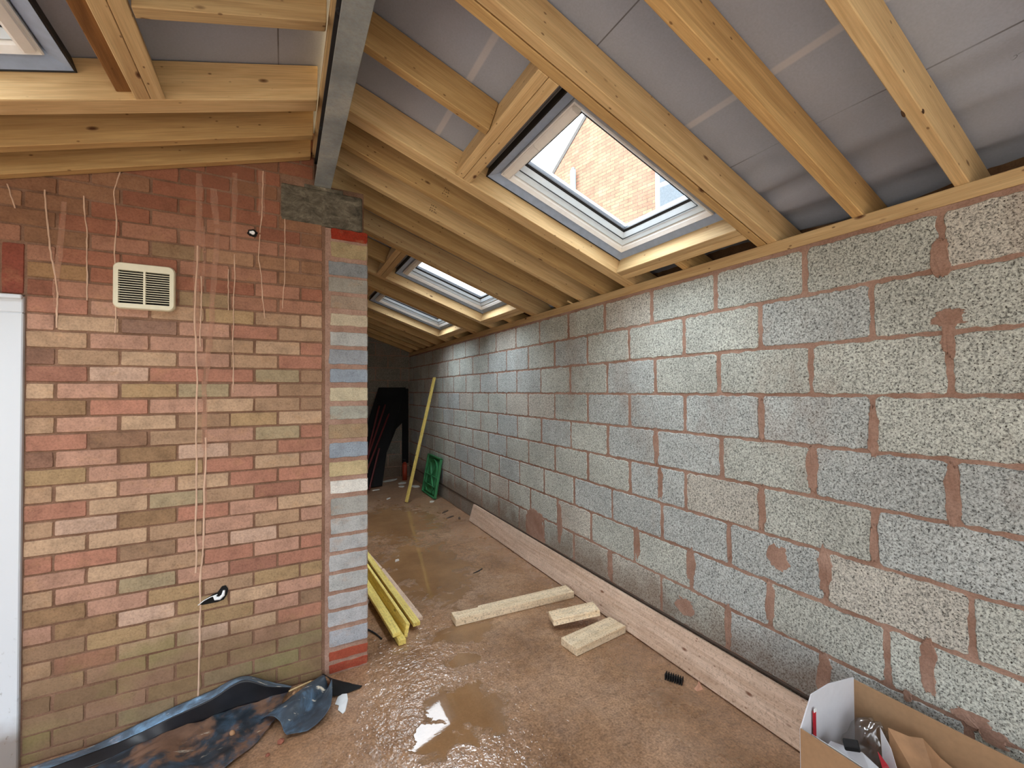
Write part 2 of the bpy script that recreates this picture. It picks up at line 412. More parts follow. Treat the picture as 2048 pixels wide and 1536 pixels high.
# ------------------------------------------------------------------ floor
bm = bmesh.new(); box(bm, (-3.4, -3.2, -.15), (2.30, 8.0, 0)); props(obj('floor', bm, 'floor'), kind='structure')
bm = bmesh.new(); box(bm, (-30, -30, -.45), (40, 40, -.16)); props(obj('outside_ground', bm, 'ground'), 'pale bare ground surrounding the building outside', 'ground', kind='structure')

# ------------------------------------------------------------------ masonry helper: ragged slabs standing proud of a mortar bed
def slab(bm, cl, axis, plane, out, u0, u1, v0, v1, col, nlong=10, nshort=4, jit=.0015, thick=.004, ch=.0025, round_=.004, clipf=None):
    """axis 'x': wall plane x=plane, u along y; axis 'y': wall plane y=plane, u along x. out = direction sign of the visible face."""
    def P(u, v, d):
        return Vector((plane+out*d, u, v)) if axis == 'x' else Vector((u, plane+out*d, v))
    def outline(ins, rnd):
        pts = []
        a0, a1, b0, b1 = u0+ins, u1-ins, v0+ins, v1-ins; rr = round_
        for i in range(nlong): pts.append((a0+rr+(a1-a0-2*rr)*i/(nlong-1), b0))
        for i in range(nshort): pts.append((a1, b0+rr+(b1-b0-2*rr)*i/(nshort-1)))
        for i in range(nlong): pts.append((a1-rr-(a1-a0-2*rr)*i/(nlong-1), b1))
        for i in range(nshort): pts.append((a0, b1-rr-(b1-b0-2*rr)*i/(nshort-1)))
        return [(p[0]+r[0], p[1]+r[1]) for p, r in zip(pts, rnd)]
    N = 2*nlong+2*nshort
    rnd = []
    ph = random.uniform(0, 100)
    for i in range(N):
        rnd.append(((noise.noise(Vector((i*.55, ph, 0)))*2)*jit, (noise.noise(Vector((i*.55, ph, 9)))*2)*jit))
    o1 = outline(0, rnd); o2 = outline(ch, rnd)
    if clipf:
        o1 = [(u, min(v, clipf(u))) for u, v in o1]; o2 = [(u, min(v, clipf(u))) for u, v in o2]
    A0 = [bm.verts.new(P(u, v, 0)) for u, v in o1]; B0 = [bm.verts.new(P(u, v, thick)) for u, v in o2]
    flip = (axis == 'x') == (out > 0)
    fs = []
    for i in range(N):
        q = (A0[i], A0[(i+1) % N], B0[(i+1) % N], B0[i]); fs.append(bm.faces.new(q if flip else q[::-1]))
    fs.append(bm.faces.new(B0 if flip else B0[::-1]))
    for f in fs:
        f.material_index = 1
        for lp in f.loops: lp[cl] = (*col, 1)

# ------------------------------------------------------------------ wall_right: aggregate blockwork
def block_wall():
    bm = bmesh.new(); cl = bm.loops.layers.float_color.new('Col')
    box(bm, (BX, -3.2, 0), (BX+.1, 7.98, 2.222))
    offs = {2: .154, 3: .36, 4: .135, 5: .363, 6: .131, 7: .364, 8: .093, 9: .33, 10: .105, 11: .33}
    rs = random.Random(3)
    for b in range(2, 12):
        zt = 2.672-.225*b; zb = max(zt-.225, .0)
        y = -3.2 + ((offs[b]+3.2) % .45) - .45
        while y < 7.87:
            jw = .008+rs.random()*.008; g0 = .007+rs.random()*.009
            a, c = max(y+g0, -3.2), min(y+.45-jw, 7.87)
            if c-a > .04:
                s = rs.uniform(.93, 1.06); w = rs.random()
                base = (200, 205, 197) if w < .6 else ((196, 203, 201) if w < .85 else (204, 202, 192))
                col = tuple(x*s for x in lin(base))
                slab(bm, cl, 'x', BX, -1, a, c, zb+.0078, zt-(.020 if b == 2 else .0078), col, 24, 12, .0042, .0035, .003, .009)
            y += .45
    o = obj('wall_right', bm, ['mortar_red', 'block']); props(o, kind='structure')
    # reddish mortar smears pointed across some joints
    sm = bmesh.new()
    for (y, z, w, h) in ((.605, 2.04, .055, .15), (.585, 1.825, .10, .06), (.585, 1.77, .045, .16), (.36+.45, 1.40, .04, .2), (1.257, 1.42, .04, .19), (.585, 1.20, .05, .2), (1.035, 1.22, .055, .19), (1.262, 1.0, .045, .2), (.815, .96, .03, .15),
                         (.99, .78, .06, .2), (1.44, .78, .03, .19), (.66, .56, .055, .19), (1.23, .55, .05, .2), (1.19, .78, .10, .11), (1.9, 1.0, .05, .19), (1.45, .33, .05, .2), (1.0, .33, .06, .2),
                         (1.72, .31, .14, .1), (1.93, 1.22, .05, .2), (3.0, .45, .08, .3), (3.4, .3, .35, .35), (2.37, .33, .06, .2), (.72, .42, .03, .04), (.55, .45, .10, .05), (.50, .42, .08, .05), (2.1, .56, .05, .2), (1.68, .56, .06, .2)):
        N = 64; ph = rs.uniform(0, 99); w *= .8; nz = lambda i, q: noise.noise(Vector((math.cos(2*math.pi*i/N)*1.6+ph, math.sin(2*math.pi*i/N)*1.6, q)))+.5*noise.noise(Vector((math.cos(2*math.pi*i/N)*7+ph, math.sin(2*math.pi*i/N)*7, q)))
        top = [sm.verts.new((BX-.0052-.002*rs.random(), y+math.cos(2*math.pi*i/N)*w*.5*(1+.6*nz(i, 0)), z+math.copysign(abs(math.sin(2*math.pi*i/N))**.6, math.sin(2*math.pi*i/N))*h*.5*(1+.3*nz(i, 5)))) for i in range(N)]
        bot = [sm.verts.new((BX-.0005, y+(v.co.y-y)*1.12, z+(v.co.z-z)*1.05)) for v in top]
        sm.faces.new(top[::-1])
        for i in range(N): sm.faces.new((top[i], top[(i+1) % N], bot[(i+1) % N], bot[i]))
    m = obj('mortar_smear', sm, 'mortar_red', o)
    d = bmesh.new(); box(d, (BX-.009, -3.2, .190), (BX+.001, 7.86, .203), .002); obj('damp_proof_strip', d, 'dpc', o)
block_wall()
# outer leaf behind the plate, closing the eaves
bm = bmesh.new(); box(bm, (2.30, -3.2, -.15), (2.40, 7.98, 2.47)); props(obj('trim_1', bm, 'mortar_dark'), kind='structure')

# far wall
def far_wall():
    bm = bmesh.new(); cl = bm.loops.layers.float_color.new('Col'); Y0 = 7.87
    box(bm, (.1, Y0, 0), (2.30, Y0+.1, 3.0))
    rs = random.Random(5)
    for b in range(-1, 12):
        zt = 2.672-.225*b; zb = max(zt-.225, 0); x = .43 - (.22 if b % 2 else 0) - .10
        while x < BX:
            a, c = max(x+.006, .43), min(x+.45-.008, BX-.01)
            if c-a > .04:
                s = rs.uniform(.85, 1.05)
                slab(bm, cl, 'y', Y0, -1, a, c, zb+.006, zt-.006, tuple(q*s for q in lin((152, 148, 136))), 12, 6, .003, .0035, .003, .006, clipf=lambda u: und(u)+.14)
            x += .45
    props(obj('wall_back', bm, ['mortar_red', 'block']), kind='structure')
far_wall()
def passage_wall():
    bm = bmesh.new(); cl = bm.loops.layers.float_color.new('Col')
    box(bm, (.15, BY+.115, 0), (.43, 7.98, 2.78)); box(bm, (.10, BY+.115, 2.5), (.17, 7.98, 3.05))
    rs = random.Random(21); pal = [(186, 112, 88), (200, 148, 124), (186, 152, 114), (154, 122, 88), (176, 134, 104)]
    for k in range(37):
        zb = .003+k*.075; y = BY+.12-(.11 if k % 2 else 0)
        while y < 7.86:
            a, c = max(y+.005, BY+.118), min(y+.220, 7.865)
            if c-a > .03: slab(bm, cl, 'x', .43, 1, a, c, zb+.004, zb+.071, [q*rs.uniform(.75, .95) for q in lin(rs.choice(pal))], 5, 2, .001, .003, .002, .003)
            y += .225
    props(obj('wall_left', bm, ['mortar_brick', 'brick']), kind='structure')
passage_wall()

# ------------------------------------------------------------------ wall_front: old facing brickwork, each brick its own colour
PAL = {'r': (186, 112, 88), 'R': (160, 88, 70), 'D': (112, 66, 52), 'p': (200, 148, 124), 't': (186, 152, 114), 'l': (206, 174, 136), 'y': (180, 152, 96), 'o': (140, 108, 58),
       'g': (164, 158, 118), 'n': (154, 122, 88), 'b': (132, 92, 62), 'w': (218, 184, 160), 'm': (136, 100, 86)}
ROWS = {-21: 'rRrrRr', -20: 'RrrRrR', -19: 'rrRrrR', -18: 'nrrRrr', -17: 'rRnrrR', -16: 'rrRrnr', -15: 'nrrRrR', -14: 'nnrRnr', -13: 'ntrRrr', -12: 'ntRrrn', -11: 'nrppRn', -10: 'nrppp p'.replace(' ', ''), -9: 'npgltn', -8: 'prrppn', -7: 'yrrRpr',
        -6: 'Rprgpp', -5: 'rptytl', -4: 'plmprt', -3: 'tpptlr', -2: 'Dtlptr', -1: 'Rwrrgn', 0: 'lpygpn', 1: 'orpltn', 2: 'tplnyl', 3: 'rbtpgr', 4: 'Dpowtr', 5: 'ypyrlp', 6: 'tlplrr', 7: 'rlgtRp',
        8: 'tworpl', 9: 'lltptp', 10: 'rrnpwt', 11: 'pltrpr', 12: 'tpgpRr', 13: 'opytyy', 14: 'powylp', 15: 'nylypn', 16: 'tRlwlr', 17: 'tpltpn', 18: 'nnpytg', 19: 'tpyggn', 20: 'nngynn', 21: 'nnnnnn'}
DX0, DX1 = -1.95, -.9725        # door opening
def brick_wall():
    bm = bmesh.new(); cl = bm.loops.layers.float_color.new('Col')
    xr = .2065; SOLD = True
    for lo, hi in (((DX1, 0), (xr, 2.42)), ((-3.4, 0), (DX0, 2.42)), ((DX0, 1.995), (DX1, 2.42)), ((-3.4, 2.42), (xr, 2.50)), ((-3.4, 2.5), (.15, 3.1))):
        box(bm, (lo[0], BY, lo[1]), (hi[0], BY+.112, hi[1]))
    rs = random.Random(11)
    roof = lambda u: undl(u)+.125
    for k in range(-21, 22):
        zt = 1.6209+.0-.075*k; zb = zt-.075
        zb = max(zb, .002)
        perA = [-.972, -.876, -.663, -.45, -.237, -.024, .195]; perB = [-.972, -.7695, -.5565, -.3435, -.1305, .0825, .195]
        per = perB if k % 2 else perA; code = ROWS[k]
        ext = []; x = per[1]-.213
        if k > -9:
            spans = list(zip(per, per[1:], code))
        else:
            spans = [(per[1]-.213, per[1], code[0])] + list(zip(per[1:], per[2:], code[1:]))
        # bricks left of the door and above it
        x = per[1]-(.213 if k <= -6 else .213)
        while x > -3.3:
            x -= .213
            a, c = x, x+.213
            if k > -6 and c > DX0: continue
            if k > -9 and c > -2.2: continue
            spans.append((a, c, rs.choice('rptlnrp')))
        for a, c, q in spans:
            if k <= -13 and c > -.012:
                if zb < 2.70:
                    c = -.012
                elif c > .15: c = .15
                if c-a < .03: continue
            if k == -12 and False: continue
            aa, cc, hb, ht = a+.0045, c-.0045, zb+.0045, zt-.0045
            if ht > roof((aa+cc)/2)+.1: continue
            s = rs.uniform(.93, 1.07); mean = lin((172, 136, 110)); col = [(x2*.56+m2*.44)*s for x2, m2 in zip(lin(PAL[q]), mean)]; g_ = sum(col)/3; col = [(x2*.86+g_*.14)*.93 for x2 in col]
            if k <= -6: col = [col[0]*.86, col[1]*.76, col[2]*.70]
            j = .0011
            slab(bm, cl, 'y', BY, -1, aa+rs.uniform(-.002, .002), cc+rs.uniform(-.002, .002), hb+rs.uniform(-.0012, .0012), ht+rs.uniform(-.0012, .0012), col, 9, 4, j, .0035+rs.uniform(0, .0012), .0018, .003)
    x = -.976
    while x > -2.15:
        col = [q*rs.uniform(.8, 1.0) for q in lin(rs.choice([(150, 86, 68), (160, 98, 76), (140, 80, 62)]))]
        slab(bm, cl, 'y', BY, -1, x-.067, x, 1.999, 2.213, col, 5, 9, .0012, .004, .0018, .003); x -= .076
    o = obj('wall_front', bm, ['mortar_brick', 'brick']); props(o, kind='structure')
    # soldier brick over the door frame corner
    # narrow trails of dried cement slurry
    dr = bmesh.new(); yb = BY-.0056
    def trail(pts, w, bmx, dd=.0012, seedv=0):
        n = 40; L = []; R = []
        for i in range(n+1):
            t = i/n*(len(pts)-1); k = min(int(t), len(pts)-2); f = t-k
            x = pts[k][0]*(1-f)+pts[k+1][0]*f; z = pts[k][1]*(1-f)+pts[k+1][1]*f
            x += .006*noise.noise(Vector((z*7, seedv, 1))) + .002*noise.noise(Vector((z*40, seedv, 1)))
            ww = w*(1+.5*noise.noise(Vector((z*18, seedv, 4))))*.5
            L.append(bmx.verts.new((x-ww, yb, z))); R.append(bmx.verts.new((x+ww, yb, z)))
        M2 = [bmx.verts.new(((a.co.x+b.co.x)/2, yb-dd, a.co.z)) for a, b in zip(L, R)]
        for i in range(n):
            bmx.faces.new((L[i], M2[i], M2[i+1], L[i+1])); bmx.faces.new((M2[i], R[i], R[i+1], M2[i+1]))
    T = [([(-.374, 2.30), (-.383, 2.0), (-.374, 1.6), (-.374, 1.1), (-.374, .69)], .0075), ([(-.335, 1.35), (-.343, 1.1), (-.345, .85), (-.355, .7), (-.358, .4), (-.362, .06)], .008),
         ([(-.22, 2.28), (-.224, 1.9), (-.222, 1.57)], .005), ([(-.669, 2.60), (-.684, 2.5), (-.68, 2.2), (-.68, 1.85)], .005), ([(-.109, 2.40), (-.113, 2.27), (-.095, 2.1), (-.084, 1.96)], .005), ([(-.09, 2.74), (-.106, 2.5), (-.11, 2.41)], .005),
         ([(.007, 2.56), (.006, 2.2), (-.003, 2.02)], .0045), ([(-.916, 2.46), (-.895, 2.2), (-.872, 2.0), (-.872, 1.86)], .006), ([(-.79, 2.46), (-.776, 2.2), (-.776, 1.99)], .005), ([(-1.03, 2.46), (-1.006, 2.36)], .005), ([(-.247, 2.2), (-.245, 1.99)], .004), ([(-.358, 2.15), (-.36, 1.8)], .005)]
    for i, (p, w) in enumerate(T): trail(p, w, dr, seedv=i*3.3)
    obj('cement_drip', dr, 'drip', o)
    wz = bmesh.new()
    W = [([(-.368, 2.66), (-.37, 2.4), (-.378, 2.1), (-.376, 1.85)], .026), ([(-.29, 2.40), (-.302, 2.2), (-.315, 2.0), (-.322, 1.8), (-.345, 1.6), (-.34, 1.3)], .022), ([(-.345, 2.4), (-.352, 2.1)], .012), ([(-.22, 2.7), (-.224, 2.3)], .022), ([(-.1, 2.74), (-.1, 2.5)], .03), ([(-.855, 2.42), (-.87, 2.1), (-.875, 1.95)], .02), ([(-.31, 2.6), (-.3, 2.42)], .03), ([(-.34, 1.3), (-.338, .95)], .012)]
    for i, (p, w) in enumerate(W): trail(p, w, wz, .0004, seedv=50+i*2.1)
    obj('lime_wash_stain', wz, 'wash', o)
brick_wall()

# ------------------------------------------------------------------ pier at the end of the brick wall
def pier():
    bm = bmesh.new(); cl = bm.loops.layers.float_color.new('Col')
    box(bm, (.2065, BY-.004, 0), (.432, BY+.110, 2.495))
    Z = [(2.502, 2.433, (150, 54, 34)), (2.427, 2.333, (172, 154, 118)), (2.315, 2.23, (140, 144, 146)), (2.224, 2.135, (156, 152, 142)), (2.121, 2.041, (166, 148, 130)), (2.018, 1.944, (196, 184, 160)), (1.915, 1.83, (182, 184, 180)), (1.816, 1.725, (154, 160, 166)),
         (1.705, 1.622, (150, 162, 174)), (1.6, 1.515, (204, 194, 166)), (1.495, 1.413, (172, 172, 160)), (1.393, 1.305, (166, 144, 116)), (1.288, 1.198, (154, 166, 178)), (1.181, 1.093, (202, 184, 144)), (1.076, .997, (232, 230, 222)), (.978, .876, (170, 170, 164)),
         (.865, .772, (184, 186, 184)), (.761, .674, (182, 184, 184)), (.66, .567, (184, 186, 186)), (.553, .455, (184, 186, 184)), (.441, .357, (184, 184, 184)), (.346, .26, (186, 188, 190)), (.243, .148, (178, 182, 188)), (.128, .07, (168, 84, 62)), (.059, .004, (164, 78, 58))]
    rs = random.Random(2)
    for zt, zb, c in Z:
        c = tuple(x*.92 for x in lin(c))
        x0 = .229+rs.uniform(-.006, .008)
        slab(bm, cl, 'y', BY-.004, -1, x0, .4315, zb+.004, zt-.004, c, 10, 5, .0022, .004, .002, .004)
        slab(bm, cl, 'x', .432, 1, BY-.003, BY+.109, zb+.004, zt-.004, c, 6, 5, .0015, .003, .002, .004)
    o = obj('masonry_pier', bm, ['mortar_red', 'pier'])
    props(o, 'narrow pier of grey and cream blocks at the end of the brick wall', 'pier')
pier()
bm = bmesh.new(); box(bm, (-.012, BY-.007, 2.500), (.405, BY+.112, 2.700), .006); box(bm, (.10, BY-.004, 2.698), (.30, BY+.1, 2.7195), .002)
props(obj('padstone', bm, 'padstone'), 'dark stained concrete padstone under the end of the steel beam', 'padstone')

# ------------------------------------------------------------------ ceiling: breather membrane in panels round the roof windows
WINS_R = [(.981, 1.325, 2.103), (.981, 3.49, 4.268), (.981, 4.915, 5.693)]      # x at upper edge, y0, y1
WL = 1.0261
def sheet(name, xs_holes, xr, f, yr, wr):
    bm = bmesh.new()
    xs = {xr[0], xr[1]}; ys = {yr[0], yr[1]}
    for (hx0, hx1, hy0, hy1) in xs_holes: xs |= {hx0, hx1}; ys |= {hy0, hy1}
    def sub(vals, st):
        v = sorted(vals); o = []
        for a, b in zip(v, v[1:]):
            n = max(1, int(math.ceil((b-a)/st)))
            o += [a+(b-a)*i/n for i in range(n)]
        return o+[v[-1]]
    X = sub(xs, .045); Y = sub(ys, .08); V = {}
    edge = lambda x, y: any(hx0-.001 <= x <= hx1+.001 and hy0-.001 <= y <= hy1+.001 for hx0, hx1, hy0, hy1 in xs_holes)
    for i, x in enumerate(X):
        for j, y in enumerate(Y):
            z = f(x) + (0 if edge(x, y) else wr(x, y)); V[i, j] = bm.verts.new((x, y, z))
    for i in range(len(X)-1):
        for j in range(len(Y)-1):
            cx, cy = (X[i]+X[i+1])/2, (Y[j]+Y[j+1])/2
            if any(a < cx < b and c < cy < d for a, b, c, d in xs_holes): continue
            bm.faces.new((V[i, j], V[i, j+1], V[i+1, j+1], V[i+1, j]))
    o = obj(name, bm, 'membrane', smooth=True); return props(o, kind='structure')
def wr_r(x, y):
    k = max(0, (x-1.45)/.6); return .003 + .004*noise.noise(Vector((x*2, y*2, 0))) + k*k*.034*(noise.noise(Vector((x*11+y*1.2, y*1.6, 3)))+.55) + k*.008*math.sin(x*34+2.2*math.sin(y*1.4))
holes = [(x+.016, x+.016+.9700, y0, y1) for x, y0, y1 in WINS_R]
sheet('ceiling', holes, (.15, 2.36), lambda x: und(x)+.1535, (-3.2, 7.98), wr_r)
WINS_L = [(-.640, 1.24, 2.018)]
holes_l = [(x-.016-.977, x-.016, y0, y1) for x, y0, y1 in WINS_L]
sheet('ceiling', holes_l, (-3.4, .15), lambda x: undl(x)+.1525, (-3.2, 2.70), lambda x, y: .003+.003*noise.noise(Vector((x*2, y*2, 7))))

# ------------------------------------------------------------------ roof timbers, right-hand slope
G_R = 'rafters of the right-hand roof slope'
def raft_r(y0, y1, x0, x1, label, name='rafter', mat='pine', group=G_R, cat='rafter', dz=0.0, sh=(-TA, -TA)):
    p = Vector((x0, (y0+y1)/2, und(x0)+dz)); L = (x1-x0)/math.cos(A)
    return timber(name, p, SR, NR, L, abs(y1-y0), RH, mat, sh[0], label, cat, group, shear1=sh[1])
raft_r(.09, .135, .236, 2.30, 'pine rafter closest to the camera, almost overhead on the right', mat='pine')
raft_r(.528, .566, .236, 2.30, 'pine rafter with a black knot hole in its lower edge, rightmost one in the photo', mat='pine_pale')
raft_r(.831, .871, .236, 2.30, 'pine rafter standing alone between the knotted rafter and the doubled pair', mat='pine')
raft_r(1.174, 1.220, .236, 2.30, 'wavy-grained pine rafter, camera-side member of the pair beside the big roof window', mat='pine_pale')
raft_r(1.2255, 1.270, .236, 2.30, 'straight pine rafter, window-side member of the pair right of the big roof window', mat='pine')
raft_r(2.106, 2.194, .236, 2.30, 'thick sunlit pine rafter along the left side of the big roof window', mat='pine_pale')
raft_r(2.401, 2.447, .236, 2.30, 'pine rafter first beyond the thick one beside the big roof window', mat='pine')
raft_r(2.660, 2.705, .236, 2.30, 'pine rafter second beyond the thick one, its upper end above the padstone', mat='pine_pale')
raft_r(2.967, 3.028, .25, 2.30, 'split-edged pine rafter third beyond the big roof window', mat='pine')
raft_r(3.355, 3.404, .25, 2.30, 'pine rafter on the near side of the middle roof window, camera-side member', mat='pine_pale')
raft_r(3.4055, 3.450, .25, 2.30, 'pine rafter doubled against the near side of the middle roof window', mat='pine')
raft_r(4.271, 4.349, .25, 2.30, 'thick pine rafter on the far side of the middle roof window', mat='pine_pale')
raft_r(4.760, 4.850, .25, 2.30, 'thick pine rafter just before the farthest roof window', mat='pine')
raft_r(5.717, 5.835, .25, 2.30, 'thick pine rafter on the far side of the farthest roof window', mat='pine_pale')
raft_r(6.25, 6.295, .25, 2.30, 'pine rafter, first of the five past the farthest roof window', mat='pine')
raft_r(6.61, 6.655, .25, 2.30, 'pine rafter, second of the five past the farthest roof window', mat='pine')
raft_r(6.95, 6.995, .25, 2.30, 'pine rafter, middle one of the five past the farthest roof window', mat='pine')
raft_r(7.32, 7.365, .25, 2.30, 'pine rafter, next to last before the dark far wall', mat='pine')
raft_r(7.74, 7.785, .25, 2.30, 'pine rafter set close against the dark far wall', mat='pine')

def rim(o, x0, x1, y): return (x0, x1, y)
def trimmer_r(x, y0, y1, label, w=.0435, mat='pine_pale', cat='trimmer', dz=0.0):
    # x = centre of the bottom face; lies across the slope, square to it
    p = Vector((x, y0, und(x)+dz))
    return timber('trimmer', p, (0, 1, 0), NR, y1-y0, w/math.cos(A), RH, mat, 0, label, cat, 'trimmers framing the roof windows')
BAYS = [(1.2715, 2.1045, 'big roof window', 1.674, 1.716), (3.4515, 4.2695, 'middle roof window', 3.85, 3.895), (4.8515, 5.7155, 'farthest roof window', 5.33, 5.375)]
for y0, y1, nm, j0, j1 in BAYS:
    trimmer_r(.820, y0, y1, 'pine trimmer on the ridge side of the upper pair above the %s' % nm)
    trimmer_r(.8655, y0, y1, 'pine trimmer on the window side of the upper pair above the %s' % nm)
    trimmer_r(1.930, y0, y1, 'bright pine trimmer along the bottom edge of the %s, window side' % nm)
    trimmer_r(1.9755, y0, y1, 'pine trimmer below the %s, side facing the block wall' % nm)
    raft_r(j0, j1, .236 if y0 < 2.5 else .25, .796, 'short orange-toned pine rafter from the ridge to the trimmer above the %s' % nm, name='jack_rafter', group='short rafters trimmed by the roof windows', sh=(-TA, 0))
    raft_r(j0, j1, 2.000, 2.30, 'stub of rafter between the trimmer below the %s and the wall plate' % nm, name='jack_rafter', group='short rafters trimmed by the roof windows', sh=(0, -TA))

# wall plate on the block wall
bm = timber_bm(11.0, .10, .056); o = obj('wall_plate', bm, 'pine_pale'); place(o, (BX+.046, -3.15, 2.223), (0, 1, 0), (0, 0, 1))
props(o, 'long pale pine wall plate bedded on top of the block wall', 'wall plate')

# torn splinter hanging beside the plate
bm = bmesh.new(); box(bm, (0, -.012, -.003), (.10, .012, .003), .001); box(bm, (.0, -.004, -.004), (.085, .006, .006), .001)
o = obj('wood_splinter', bm, 'pine_pale'); place(o, (2.035, 2.82, 2.3), (.42, -.2, -.25), (0, 0, 1)); props(o, 'loose wood splinter sticking out above the wall plate between rafters', 'splinter')

# ------------------------------------------------------------------ steel beam and its top plate
root = empty('steel_beam', (.193, -3.1, 2.7205))
props(root, 'grey steel ridge beam running overhead to the padstone', 'beam')
def part(name, lo, hi, mat, bev=.0015):
    bm = bmesh.new(); box(bm, lo, hi, bev); return obj(name, bm, mat, root)
part('bottom_flange', (-.043, 0, 0), (.043, 5.73, .0085), 'steel'); part('top_flange', (-.040, 0, .143), (.040, 5.73, .1515), 'steel_shade')
part('web', (-.004, 0, .008), (.004, 5.73, .1435), 'steel_shade')
for k, y in enumerate((1.1, 2.3, 3.5, 4.62, 5.35)):
    bm = bmesh.new(); cyl(bm, (-.030, y, .151), (-.030, y, .128), .006, 8); cyl(bm, (-.030, y, .143), (-.030, y, .134), .011, 6); obj('bolt', bm, 'clad', root)
o = timber('ridge_plate', (.187, -3.05, 2.873), (0, 1, 0), (0, 0, 1), 5.63, .096, .038, 'pine_pale', 0, 'pale timber plate bolted along the top of the steel beam', 'timber')

timber('ridge_board', (.175, -3.15, 2.9115), (0, 1, 0), (0, 0, 1), 5.78, .028, .172, 'pine', 0, 'thin pine ridge board standing on the plate between the two roof slopes', 'timber')

# ------------------------------------------------------------------ roof timbers, left-hand slope
G_L = 'rafters of the left-hand roof slope'
def raft_l(y0, y1, x0, x1, label, name='rafter', mat='pine', group=G_L):
    p = Vector((x0, (y0+y1)/2, undl(x0)))
    return timber(name, p, SL, NL, (x0-x1)/math.cos(B), abs(y1-y0), RH, mat, -TB, label, 'rafter', group)
raft_l(2.530, 2.574, .130, -3.3, 'pine rafter lying against the top of the brick wall', mat='pine')
raft_l(2.314, 2.359, .130, -3.3, 'pine rafter one forward of the one on the brick wall', mat='pine')
raft_l(2.022, 2.110, .130, -3.3, 'thick pine rafter below the roof window in the upper left corner', mat='pine_pale')
raft_l(1.578, 1.624, .130, -.388, 'short pine rafter between steel beam and the left trimmers, top of photo', name='jack_rafter', mat='pine_pale')
raft_l(1.148, 1.236, .130, -3.3, 'thick pine rafter on the camera side of the upper left roof window', mat='pine')
raft_l(.75, .795, .130, -3.3, 'pine rafter left of the beam, overhead just behind the upper left roof window', mat='pine')
def trimmer_l(x, y0, y1, label, mat='pine_pale', dz=0.0, w=.044):
    p = Vector((x, y0, undl(x)+dz))
    return timber('trimmer', p, (0, 1, 0), NL, y1-y0, w/math.cos(B), RH-dz, mat, 0, label, 'trimmer', 'trimmers framing the roof windows')
trimmer_l(-.414, 1.237, 2.021, 'pine trimmer near the upper left roof window, member nearer the steel beam')
trimmer_l(-.459, 1.237, 2.021, 'wavy-grained pine trimmer, middle member by the upper left roof window')
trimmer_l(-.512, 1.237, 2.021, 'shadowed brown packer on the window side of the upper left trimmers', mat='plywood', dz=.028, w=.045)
trimmer_l(-1.715, 1.237, 2.021, 'pine trimmer at the downhill edge of the upper left roof window')
bm = timber_bm(5.7, .10, .05); o = obj('wall_plate', bm, 'pine'); place(o, (-3.3, -3.1, undl(-3.3)-.05), (0, 1, 0), (0, 0, 1)); props(o, 'pine plate carrying the low ends of the left rafters', 'wall plate')

# ------------------------------------------------------------------ roof windows
def ring(bm, O, s, v, n, L, Wd, prof, flip=False):
    loops = []
    for off, h in prof:
        c = [(off, off), (L-off, off), (L-off, Wd-off), (off, Wd-off)]
        loops.append([bm.verts.new(O+s*a+v*b+n*h) for a, b in c])
    k = len(prof)
    for i in range(k):
        a, b = loops[i], loops[(i+1) % k]
        for j in range(4):
            bm.faces.new((a[j], a[(j+1) % 4], b[(j+1) % 4], b[j]))
    bmesh.ops.recalc_face_normals(bm, faces=bm.faces[:])
def skylight(num, x0, y0, y1, side):
    if side > 0: s, n, O = SR, NR, Vector((x0, y0, und(x0)+.1))
    else: s, n, O = SL, NL, Vector((x0, y0, undl(x0)+.1))
    v = Vector((0, 1, 0)); Wd = y1-y0
    root = empty('window_%d' % num, O); props(root, kind='structure')
    def mk(name, prof, mat):
        bm = bmesh.new(); ring(bm, Vector((0, 0, 0)), s, v, n, WL, Wd, prof); return obj(name, bm, mat, root)
    mk('outer_seal', [(-.001, .055), (-.001, -.006), (.004, -.008), (.006, .0), (.006, .055)], 'gasket')
    mk('collar', [(.006, .08), (.006, -.004), (.050, .020), (.056, .034), (.056, .08)], 'collar')
    mk('window_frame', [(.058, .115), (.058, .012), (.063, .008), (.080, .024), (.084, .034), (.084, .115)], 'frame')
    sa = mk('sash', [(.087, .135), (.087, .038), (.092, .034), (.112, .052), (.116, .058), (.146, .088), (.146, .135)], 'sash')
    bm = bmesh.new(); ring(bm, Vector((0, 0, 0)), s, v, n, WL, Wd, [(.117, .052), (.1185, .0565), (.1195, .0575), (.118, .0515)]); obj('glazing_seal', bm, 'gasket', sa)
    bm = bmesh.new(); ring(bm, Vector((0, 0, 0)), s, v, n, WL, Wd, [(.140, .0815), (.149, .0905), (.152, .0905), (.152, .098), (.140, .098)]); obj('glass_gasket', bm, 'gasket', sa)
    bm = bmesh.new()
    q = [(.147, .147), (WL-.147, .147), (WL-.147, Wd-.147), (.147, Wd-.147)]
    lo = [bm.verts.new(s*a+v*b+n*.099) for a, b in q]; bm.faces.new(lo)
    obj('glass', bm, 'glass', sa)
    mk('cladding', [(.02, .08), (.02, .14), (.12, .145), (.15, .115), (.15, .1), (.12, .136), (.05, .134), (.05, .08)], 'clad')
    # ventilation bar along the upper edge of the sash
    bm = bmesh.new()
    for (b0, b1) in ((.085, Wd*.5-.002), (Wd*.5+.002, Wd-.085)):
        P = [(.066, .050), (.066, .010), (.072, .002), (.100, -.002), (.108, .004), (.112, .020), (.110, .050)]
        la = [bm.verts.new(s*a+v*b0+n*h) for a, h in P]; lb = [bm.verts.new(s*a+v*b1+n*h) for a, h in P]
        for i in range(len(P)): bm.faces.new((la[i], la[(i+1) % len(P)], lb[(i+1) % len(P)], lb[i]))
        bm.faces.new(la[::-1]); bm.faces.new(lb)
    bmesh.ops.recalc_face_normals(bm, faces=bm.faces[:]); obj('vent_bar', bm, 'frame', sa)
